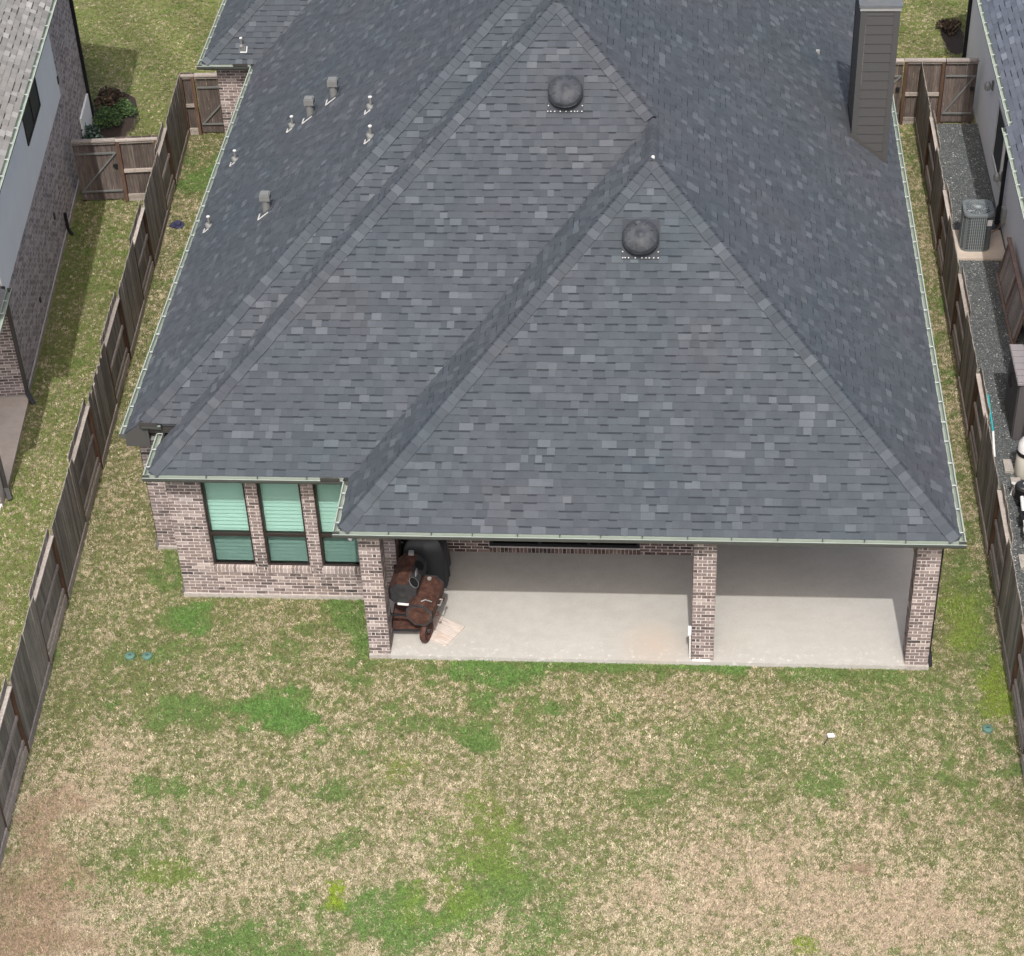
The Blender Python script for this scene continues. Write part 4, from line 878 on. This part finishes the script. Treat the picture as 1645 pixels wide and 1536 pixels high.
# rear (left) barrel, taller, with black end and open ports
c0, c1 = (-.36, .62, .92), (-.26, 1.52, .92); d, e, u_, ring = barrel(c0, c1, .29, None); C0, C1 = Vector(c0), Vector(c1)
lb_ = MB().rings([ring(C0, 1), ring(C1, 1)]).obj('rear_barrel', 'smoker_black', sm)
A_ = ring(C0+d*.0, 1.02); Mi = ring(C0+d*.44, 1.02); B_ = ring(C1-d*.02, 1.02)
for P0, P1 in ((A_, Mi), (ring(C0+d*.46, 1.02), B_)):
    MB().add([P0[1], P0[2], P0[3], P1[3], P1[2], P1[1]], [(0, 1, 4, 5), (1, 2, 3, 4)]).obj('lid_sheet', 'rust_steel', lb_)
for t_, k_ in ((.17, .85), (.66, .9)):
    c = C0+d*t_+(ring(C0, 1)[0]-C0)*.96*.5+(ring(C0, 1)[1]-C0)*.5*.96
    nrm_ = ((ring(C0, 1)[0]+ring(C0, 1)[1])/2-C0).normalized(); MB().lathe([(.105, 0), (.105, .012), (.0, .013)], C0+d*t_+nrm_*.268, nrm_, 20).obj('port', 'black_matte', lb_); t_ < .3 and MB().lathe([(.115, -.004), (.115, .014), (.106, .014), (.106, .0)], C0+d*t_+nrm_*.268, nrm_, 20, caps=False).obj('port_ring', 'flue_grey', lb_, 40)
MB().bar(C0+d*.38+nrm_*.275-u_*.1, C0+d*.40+nrm_*.275+u_*.12, .10, .012, nrm_).obj('hinge_plate', 'metal_galv', lb_)
MB().box((-.05, -.04, 0), (.05, .04, .07), T=Matrix.Translation(C1-d*.04+u_*.27)).obj('chimney_stub', 'metal_galv', lb_)
MB().bar(C0-d*.03-u_*.20-e*.10, C0-d*.03-u_*.20+e*.12, .03, .03).obj('end_handle', 'white_plastic', lb_)
# cart
ct2 = MB()
for p, q in (((-.60, .42, .04), (-.60, .42, .80)), ((-.60, 1.48, .04), (-.60, 1.48, .9)), ((.0, .42, .2), (.0, .42, .6)), ((.14, 1.35, .04), (.14, 1.35, .6)), ((-.60, .42, .22), (.06, .42, .22)), ((-.60, 1.48, .22), (.14, 1.48, .22)), ((-.60, .42, .22), (-.60, 1.48, .22)), ((.06, .42, .22), (.14, 1.48, .22)), ((-.60, .42, .62), (.0, .42, .56))): ct2.bar(p, q, .04, .04, (.3, .2, .9))
ct2.obj('cart_frame', 'black_metal', sm); MB().add([(-.60, .42, .245), (.06, .42, .245), (.14, 1.48, .245), (-.60, 1.48, .245), (-.60, .42, .228), (.06, .42, .228), (.14, 1.48, .228), (-.60, 1.48, .228)], [(0, 1, 2, 3), (4, 7, 6, 5), (0, 4, 5, 1), (1, 5, 6, 2), (2, 6, 7, 3), (3, 7, 4, 0)]).obj('cart_shelf', 'rust_steel', sm)
for x, y in ((.075, .40),):
    wh = MB().lathe([(.185, -.05), (.215, -.055), (.236, -.03), (.24, 0), (.236, .03), (.215, .055), (.185, .05), (.185, -.05)], (x, y, .237), (1, -.3, 0), 28, caps=False).obj('wheel', 'rust_steel', sm, 40)
    MB().lathe([(.0, -.06), (.05, -.06), (.05, .06), (.0, .06)], (x, y, .237), (1, -.3, 0), 12).obj('hub', 'smoker_black', wh)
    for j in range(6): t_ = j*math.pi/3; MB().bar((x, y, .237), (x+.057*math.cos(t_), y+.19*math.cos(t_), .237+.2*math.sin(t_)), .03, .03, (1, 0, 0)).obj('spoke', 'rust_steel', wh)
# black covered grill behind it
cg = MB(); random.seed(3)
def cov(z, hx, hy, k=0., n=40):
    out = []
    for j in range(n):
        t_ = 2*math.pi*j/n; cs, sn = math.cos(t_), math.sin(t_); q = 1/max(abs(cs), abs(sn))**.82
        w_ = 1+k*math.sin(9*t_+z*2)*.5+k*math.sin(17*t_+1+z)*.5; out.append(Vector((-.10+hx*cs*q*w_, 2.14+hy*sn*q*w_, z)))
    return out
cg.rings([cov(.06, .44, .36, .06), cov(.3, .43, .35, .06), cov(.62, .41, .34, .05), cov(.88, .42, .34, .04), cov(1.0, .40, .32, .035), cov(1.12, .33, .25, .06), cov(1.20, .22, .15, .09), cov(1.24, .06, .04, .1)])
g_ = thing('covered_grill', 'barbecue grill under a black fabric cover beside the rusty smoker', 'grill', (-.1, 2.14, 0)); cg.obj('cover', 'cover_black', g_, 40)
for x in (-.42, .22):
    for y in (1.88, 2.40): MB().lathe([(.05, -.02), (.05, .02)], (x, y, .05), (1, 0, 0), 12).obj('caster', 'flue_grey', g_)
MB().tube([(.20, 1.80, .10), (.30, 1.74, .06), (.33, 1.80, .05)], .02, 6).obj('hem_clip', 'metal_galv', g_)
pk = MB().box((-.33, -.31, 0), (.33, .31, .018)).obj('plywood_board', 'wood_plank'); WM[pk] = Matrix(); pk.location = (.315, .645, .003); pk.rotation_euler = (0, 0, rad(-31)); tag(pk, 'square weathered plywood board lying on the patio by the smoker wheel', 'board')

# ------------------------------------------------------------ small things on the lawn
for x, y, lb in ((-5.55, -.15, 'left of the two round green irrigation lids on the left lawn'), (-5.22, -.14, 'right of the two round green irrigation lids on the left lawn'), (10.33, -1.53, 'round green irrigation lid in the lawn near the right fence')):
    t_ = thing('irrigation_lid', lb, 'lid', (x, y, GZ), 'green irrigation lids in the lawn'); MB().lathe([(.095, -.05), (.095, .052), (.085, .06)], (x, y, GZ), n=20).obj('cover', 'green_lid', t_, 40); MB().bar((x-.03, y, GZ+.063), (x+.03, y, GZ+.063), .02, .01).obj('lift_slot', 'ac_dark', t_)
wb = thing('white_marker', 'small white plastic marker lying on the lawn right of centre', 'marker', (7.53, -1.86, GZ))
W = Matrix.Translation((7.53, -1.84, GZ+.07)) @ Matrix.Rotation(.25, 4, 'Z') @ Matrix.Rotation(.2, 4, 'Y'); MB().box((-.06, -.035, 0), (.06, .035, .035), T=W).obj('body', 'white_plastic', wb); MB().tube([(7.48, -1.88, GZ+.08), (7.40, -2.02, GZ+.03)], .008, 6).obj('stake', 'black_metal', wb)
hat = MB(); hat.lathe([(.16, 0), (.15, .02), (.09, .03), (.085, .08), (.06, .115), (.0, .12)], (-7.68, 15.2, GZ+.03), (.1, -.15, 1), 18); hat.add([(-7.90, 15.12, GZ+.05), (-7.72, 15.02, GZ+.07), (-7.68, 15.3, GZ+.08), (-7.85, 15.30, GZ+.05)], [(0, 1, 2, 3), (3, 2, 1, 0)])
o = hat.obj('cap', 'navy_cloth'); tag(center(o), 'crumpled dark blue cloth cap on the grass by the left fence', 'cap')

# ------------------------------------------------------------ shrubs and beds at the far ends
def shrub(name, label, cat, x, y, r_, h, mt, n=700, leaf=.05, stems=5):
    t_ = thing(name, label, cat, (x, y, GZ)); b = MB()
    for i in range(n):
        th = random.uniform(0, 2*math.pi); ph = random.random()**.6; rr_ = r_*(.35+.65*random.random()**.5)*(1+.25*math.sin(3*th+x)); z = GZ+.05+h*ph*(.6+.4*random.random()); k_ = math.sqrt(max(0, 1-(ph-.45)**2*2.2))
        c = Vector((x+rr_*k_*math.cos(th), y+rr_*k_*math.sin(th), z)); a_ = Vector((random.gauss(0, 1), random.gauss(0, 1), random.gauss(.3, .6))).normalized(); q = a_.orthogonal().normalized(); L = leaf*random.uniform(.6, 1.4)
        b.add([c-a_*L, c+q*L*.4, c+a_*L, c-q*L*.4], [(0, 1, 2, 3)], random.random())
    b.obj('foliage', mt, t_); s = MB()
    for i in range(stems): s.tube([(x, y, GZ-.05), (x+random.uniform(-.5, .5)*r_, y+random.uniform(-.5, .5)*r_, GZ+h*.7)], [.018, .008], 6)
    s.obj('stem', 'bark', t_); return t_
b1 = sheet('planting_bed', [(-11.2, 18.2), (-10.4, 18.2), (-9.9, 19.4), (-9.8, 20.6), (-10.2, 21.8), (-10.9, 22.4), (-11.3, 22.4)], GZ+.012, 'mulch')
b2 = sheet('planting_bed', [(12.42+.30*(1+.15*math.sin(5*t_))*math.cos(t_), 25.3+1.0*math.sin(t_)) for t_ in np.linspace(0, 6.1, 22)], GZ+.012, 'mulch')
shrub('shrub', 'bright green shrub beside the left neighbour wall, nearest the gate bed', 'shrub', -10.60, 20.2, .36, .5, 'leaf_green', 1100, .035)
shrub('shrub', 'dull dark reddish bush at the far end of the left bed', 'shrub', -10.80, 21.4, .42, .38, 'leaf_red', 700)
shrub('shrub', 'small grey-green leafy plant at the lawn side of the left bed', 'shrub', -10.25, 20.8, .32, .4, 'leaf_green', 900, .03)
shrub('shrub', 'glossy dark green bush tucked behind the left neighbour gate', 'shrub', -10.75, 18.9, .35, .7, 'leaf_dark', 900, .06)
shrub('shrub', 'low olive yellowish ground bush behind the right gate', 'shrub', 11.75, 23.3, .55, .3, 'leaf_olive', 1100)
shrub('shrub', 'second low olive bush close to the white house wall behind the right gate', 'shrub', 12.15, 22.5, .40, .28, 'leaf_olive', 800)
shrub('shrub', 'brown dry bush in the bed at the white house corner', 'shrub', 12.35, 25.7, .32, .3, 'leaf_red', 600)

# ------------------------------------------------------------ lawn grass, gravel stones (instanced stuff)
def vnoise(x, y, sc, seed):
    g = np.random.default_rng(seed).random((256, 256)); u, v_ = x*sc+1000.3, y*sc+1000.7; i, j = np.floor(u).astype(int), np.floor(v_).astype(int); a, b = u-i, v_-j
    a = a*a*(3-2*a); b = b*b*(3-2*b); G = lambda p, q: g[p % 256, q % 256]
    return G(i, j)*(1-a)*(1-b)+G(i+1, j)*a*(1-b)+G(i, j+1)*(1-a)*b+G(i+1, j+1)*a*b
def fbm(x, y, sc, seed, o=4, k=.55):
    t_ = 0; a = 1; s = 0
    for i in range(o): t_ = t_+a*vnoise(x, y, sc*2**i, seed+i); s += a; a *= k
    return t_/s
def scatter_object(name, pts, protos, mt_kind, tint=None, scl=None, rot=None, label=None, cat=None):
    me = bpy.data.meshes.new(name); me.vertices.add(len(pts)); me.vertices.foreach_set('co', pts.astype(np.float32).ravel())
    a = me.attributes.new('scl', 'FLOAT', 'POINT'); a.data.foreach_set('value', scl.astype(np.float32))
    a = me.attributes.new('rot', 'FLOAT_VECTOR', 'POINT'); a.data.foreach_set('vector', rot.astype(np.float32).ravel())
    a = me.attributes.new('pick', 'INT', 'POINT'); a.data.foreach_set('value', RNG.integers(0, len(protos), len(pts)).astype(np.int32))
    if tint is not None: a = me.attributes.new('tint', 'FLOAT_COLOR', 'POINT'); a.data.foreach_set('color', tint.astype(np.float32).ravel())
    o = link(name, me); o['kind'] = 'stuff'; tag(o, label, cat)
    ng = bpy.data.node_groups.new(name, 'GeometryNodeTree'); ng.interface.new_socket('Geometry', in_out='INPUT', socket_type='NodeSocketGeometry'); ng.interface.new_socket('Geometry', in_out='OUTPUT', socket_type='NodeSocketGeometry')
    gi, go = ng.nodes.new('NodeGroupInput'), ng.nodes.new('NodeGroupOutput'); jn = ng.nodes.new('GeometryNodeJoinGeometry'); L = ng.links.new
    for p in protos:
        oi = ng.nodes.new('GeometryNodeObjectInfo'); oi.inputs['Object'].default_value = p; oi.inputs['As Instance'].default_value = True; L(oi.outputs['Geometry'], jn.inputs[0])
    ip = ng.nodes.new('GeometryNodeInstanceOnPoints'); ip.inputs['Pick Instance'].default_value = True
    def na(nm, ty):
        n_ = ng.nodes.new('GeometryNodeInputNamedAttribute'); n_.data_type = ty; n_.inputs[0].default_value = nm; return n_.outputs['Attribute']
    L(gi.outputs[0], ip.inputs['Points']); L(jn.outputs[0], ip.inputs['Instance']); L(na('pick', 'INT'), ip.inputs['Instance Index']); L(na('rot', 'FLOAT_VECTOR'), ip.inputs['Rotation']); L(na('scl', 'FLOAT'), ip.inputs['Scale']); L(ip.outputs[0], go.inputs[0])
    md = o.modifiers.new('scatter', 'NODES'); md.node_group = ng
    for p in protos: p.parent = o
    return o
def tuft(seed, n=11, spread=.040, h=.032, wd=.0085):
    rs = random.Random(seed); b = MB()
    for i in range(n):
        th = rs.uniform(0, 6.283); r_ = spread*math.sqrt(rs.random()); x, y = r_*math.cos(th), r_*math.sin(th); t2 = rs.uniform(0, 6.283); ln_ = h*rs.uniform(.5, 1.35); le = rs.uniform(.35, 1.3)
        dx, dy = math.cos(t2), math.sin(t2); w_ = wd*rs.uniform(.6, 1.3); px, py = -dy*w_/2, dx*w_/2
        m1 = (x+dx*ln_*le*.45, y+dy*ln_*le*.45, ln_*.62); tp_ = (x+dx*ln_*le*1.1, y+dy*ln_*le*1.1, ln_*.80)
        b.add([(x-px, y-py, 0), (x+px, y+py, 0), (m1[0]+px, m1[1]+py, m1[2]), (m1[0]-px, m1[1]-py, m1[2]), tp_], [(0, 1, 2, 3), (3, 2, 4)], rs.random())
    return b
fxl = lambda y: -7.08-.0635*y
def in_rect(x, y, a, b, c, d): return (x > a) & (x < b) & (y > c) & (y < d)
def lawn_points(x0, x1, y0, y1, dens):
    n = int((x1-x0)*(y1-y0)*dens); return RNG.uniform(x0, x1, n), RNG.uniform(y0, y1, n)
PX, PY = [], []
for reg in ((-7.2, 11.0, -7.6, 3.0, 1050), (-11.5, -4.9, 3.0, 20.0, 700), (-9.9, -7.0, -2.0, 3.0, 700), (9.3, 11.1, 3.0, 20.4, 850), (-16, -6.2, 19.8, 29.0, 430), (9.2, 13.2, 20.4, 29.0, 480), (-5.0, 9.5, -.35, .0, 260)):
    x, y = lawn_points(*reg); PX.append(x); PY.append(y)
PX, PY = np.concatenate(PX), np.concatenate(PY)
lx = (PX+9.67)*.99381+(PY-7.98)*.11105; ly = -(PX+9.67)*.11105+(PY-7.98)*.99381
keep = ~in_rect(PX, PY, -5.67, 9.43, 2.94, 40) & ~in_rect(PX, PY, XB_-.03, 9.43, YBW-.04, 4) & ~in_rect(PX, PY, cx[0]-.015, 9.43, -.05, 6.1) & ~((lx < .085) & (ly > -3.4) & (ly < 12.5)) & ~((lx < .05) & (ly <= -3.4)) & ~in_rect(PX, PY, -6.8, -5, 17.55, 40)
keep &= ~((PX > 11.0) & (PY < 20.5)) & ~((PX > 12.5) & (PY < 23.7)) & ~((np.abs(PX-fxl(PY)) < .05) & (PY < 19.9))
keep &= ~(((PX+10.55)**2/.62**2+(PY-20.4)**2/1.7**2 < 1)) & ~((PX-12.42)**2/.32**2+(PY-25.3)**2/1.0**2 < 1)
keep &= ~((PX < fxl(PY)-2.2) & (PY < 0)) & ~((PX > 10.5) & (PY < -6))
PX, PY = PX[keep], PY[keep]
wob = fbm(PX, PY, 2.0, 71, 4, .7)-.5
bright = np.zeros_like(PX); yel = np.zeros_like(PX); bare = np.zeros_like(PX)
def blob(x, y, a, b, s=1.):
    d = np.sqrt(((PX-x)/a)**2+((PY-y)/b)**2)+wob*3.4; return np.clip((1.45-d)*1.3, 0, 1)*s
for x, y, a, b, s in ((-4.69, .98, .40, .34, .85), (-2.5, -1.55, .78, .46, .95), (-4.3, -1.5, .8, .36, .6), (-3.4, -1.4, .9, .3, .5), (1.48, -.42, .60, .36, .85), (1.1, -1.0, .35, .25, .7), (1.26, -2.12, .28, .26, .7), (2.62, -1.3, .2, .18, .7), (-4.15, -3.5, .75, .3, .6), (.23, -6.1, 1.2, .6, .7), (1.6, -5.6, .8, .5, .6), (2.4, -6.3, .7, .4, .5), (-1.6, -6.9, .6, .3, .6), (-2.7, -6.7, .9, .42, .65), (-1.5, 1.2, .40, .6, .65), (-1.15, .4, .25, .5, .7), (2.0, -5.2, 1.2, 1.0, .35), (5.3, -.10, .8, .14, .8), (3.2, -.10, 1.6, .13, .65), (7.6, -.2, 1.3, .2, .5), (8.9, -1.0, 1.4, .8, .3), (10.4, 2.2, .3, 2.2, .35), (-5.1, 2.2, .35, .8, .5), (-7.2, 17.6, .8, .9, .6), (9.0, -6.9, .9, .3, .45), (10.3, -7.2, .7, .4, .6), (-4.4, -5.2, .9, .8, .25), (5.4, -2.2, 1.2, .6, .25), (8.2, -2.4, .9, .5, .25), (-1.2, -3.5, .3, .25, .5), (4.3, -3.4, .3, .3, .3), (-.9, -4.6, .35, .25, .45)): bright = np.maximum(bright, blob(x, y, a, b, s))
for x, y, a, b, s in ((-.86, -5.67, .20, .28, 1), (10.62, -.73, .26, .7, .6), (10.2, 1.5, .3, .8, .4), (-.2, -2.9, .3, .5, .3), (1.6, -4.2, .5, .9, .25), (6.9, -6.4, .2, .15, .7), (-3.8, -5.4, .4, .3, .25), (1.0, -5.6, .5, .4, .3)): yel = np.maximum(yel, blob(x, y, a, b, s))
for x, y, a, b, s in ((7.5, -5.7, 2.7, .95, .9), (4.06, -2.5, .9, .4, .6), (-5.3, -6.5, .95, .75, .8), (8.66, -3.7, 1.0, .45, .6), (6.0, -4.35, 1.7, .6, .6), (-5.6, -3.6, .75, 1.0, .6), (.8, -3.6, .8, .3, .4), (5.0, -.9, .8, .25, .5), (8.6, -.75, .4, .2, .5), (7.85, -4.82, .22, .10, 1.0), (-3.0, .5, 1.6, .5, .3), (2.0, -6.2, .5, .3, .4), (10.6, 8, .25, 9, .35)): bare = np.maximum(bare, blob(x, y, a, b, s))
sidel = np.clip((fxl(PY)-PX)*3, 0, 1); far = np.clip((PY-19.5)*2, 0, 1)
fleck = np.clip((fbm(PX, PY, 2.6, 201, 4, .75)-.57)*9, 0, 1)*np.clip((fbm(PX, PY, .55, 231, 3)-.42)*6, 0, 1); bright = np.maximum(bright, .45*fleck*(1-.6*bare)); soil = np.clip(blob(-6.2, -6.2, .8, 1.8, 1)+blob(7.85, -4.82, .2, .1, 1)+blob(-2.6, -7.3, 1.2, .25, .6), 0, 1)
green = .53+.10*np.clip((PY+3.2)/2.5, -1, 1)-.3*soil+.45*(fbm(PX, PY, .5, 11)-.5)+.42*(fbm(PX, PY, 2.3, 21, 4, .7)-.5)+.12*sidel+.16*far+.75*bright+.6*yel-.32*bare
pg = np.clip(green, .05, .97)
r1 = RNG.random(len(PX)); f1 = fbm(PX, PY, 8.0, 131, 2, .9); f2 = vnoise(PX, PY*1.4, 17.0, 151)
q_ = .52*r1+.12*np.clip((f1-.5)*1.7+.5, 0, 1)+.36*f2; q_ = np.clip((q_-.5)*1.55+.5, 0, 1); isg = q_ < pg
straw = np.array([.32, .265, .165]); pale = np.array([.56, .485, .345]); pink = np.array([.39, .295, .215]); gr1 = np.array([.112, .143, .050]); gr2 = np.array([.098, .195, .048]); yg = np.array([.20, .28, .03]); olive = np.array([.19, .195, .082])
r2 = RNG.random(len(PX))[:, None]; base = straw*(1-r2)+pale*r2; base = base*(1-.6*bare[:, None])+pink*.6*bare[:, None]; base = base*(1-.7*soil[:, None])+np.array([.27, .19, .125])*.7*soil[:, None]; base = base*(1-.5*bright[:, None])+np.array([.2, .22, .08])*.5*bright[:, None]
gcol = gr1*(1-r2)+olive*r2; gcol = gcol*(1-bright[:, None])+gr2*bright[:, None]; gcol = gcol*(1-yel[:, None])+yg*yel[:, None]; sd_ = np.maximum(.5*far, .45*sidel)[:, None]; gcol = gcol*(1-sd_)+np.array([.17, .22, .058])*sd_
tint = np.where(isg[:, None], gcol, base)*(.74+.52*RNG.random((len(PX), 1))); tint = np.concatenate([tint, np.ones((len(PX), 1))], 1)
mow = (1+.13*np.sin((PX*.55+PY*.32)*5.2)*far)[:, None]; tint[:, :3] *= mow; print('tufts', len(PX))
pts = np.stack([PX, PY, np.full_like(PX, GZ-.008)], 1); rot = np.stack([RNG.normal(0, .12, len(PX)), RNG.normal(0, .12, len(PX)), RNG.uniform(0, 6.283, len(PX))], 1); scl = RNG.uniform(.65, 1.2, len(PX))*(1+.4*bright)
protos = []
for i in range(5):
    o = tuft(i).obj('grass_tuft', 'grass_blade'); o.location = (-3+i*.9, -4-.3*i, GZ); protos.append(o)
scatter_object('lawn_grass', pts, protos, 'grass', tint, scl, rot, 'patchy straw and green lawn grass around the houses', 'grass')
# gravel
n = 70000; gx, gy = RNG.uniform(11.03, 12.53, n), RNG.uniform(1.5, 20.32, n); kp = ~in_rect(gx, gy, 11.36, 12.5, 13.78, 15.05); gx, gy = gx[kp], gy[kp]
def pebble(seed):
    rs = random.Random(seed); b = MB(); ring = lambda z, k_: [Vector((math.cos(j*1.2566)*k_*rs.uniform(.8, 1.2), math.sin(j*1.2566)*k_*rs.uniform(.8, 1.2), z)) for j in range(5)]
    b.rings([ring(0, .8), ring(.45, 1), ring(.9, .5)], cap0=False); b.v = [(x*.013, y*.011, z*.011) for x, y, z in b.v]; return b
protos = []
for i in range(4):
    o = pebble(i).obj('pebble', 'pebble_grey'); o.location = (11.5+.1*i, 9+i, GZ+.045); protos.append(o)
scatter_object('gravel_stones', np.stack([gx, gy, np.full_like(gx, GZ+.038)], 1), protos, 'gravel', None, RNG.uniform(.6, 1.7, len(gx)), np.stack([RNG.normal(0, .5, len(gx)), RNG.normal(0, .5, len(gx)), RNG.uniform(0, 6.28, len(gx))], 1), 'dark grey gravel covering the side yard right of the fence', 'gravel')
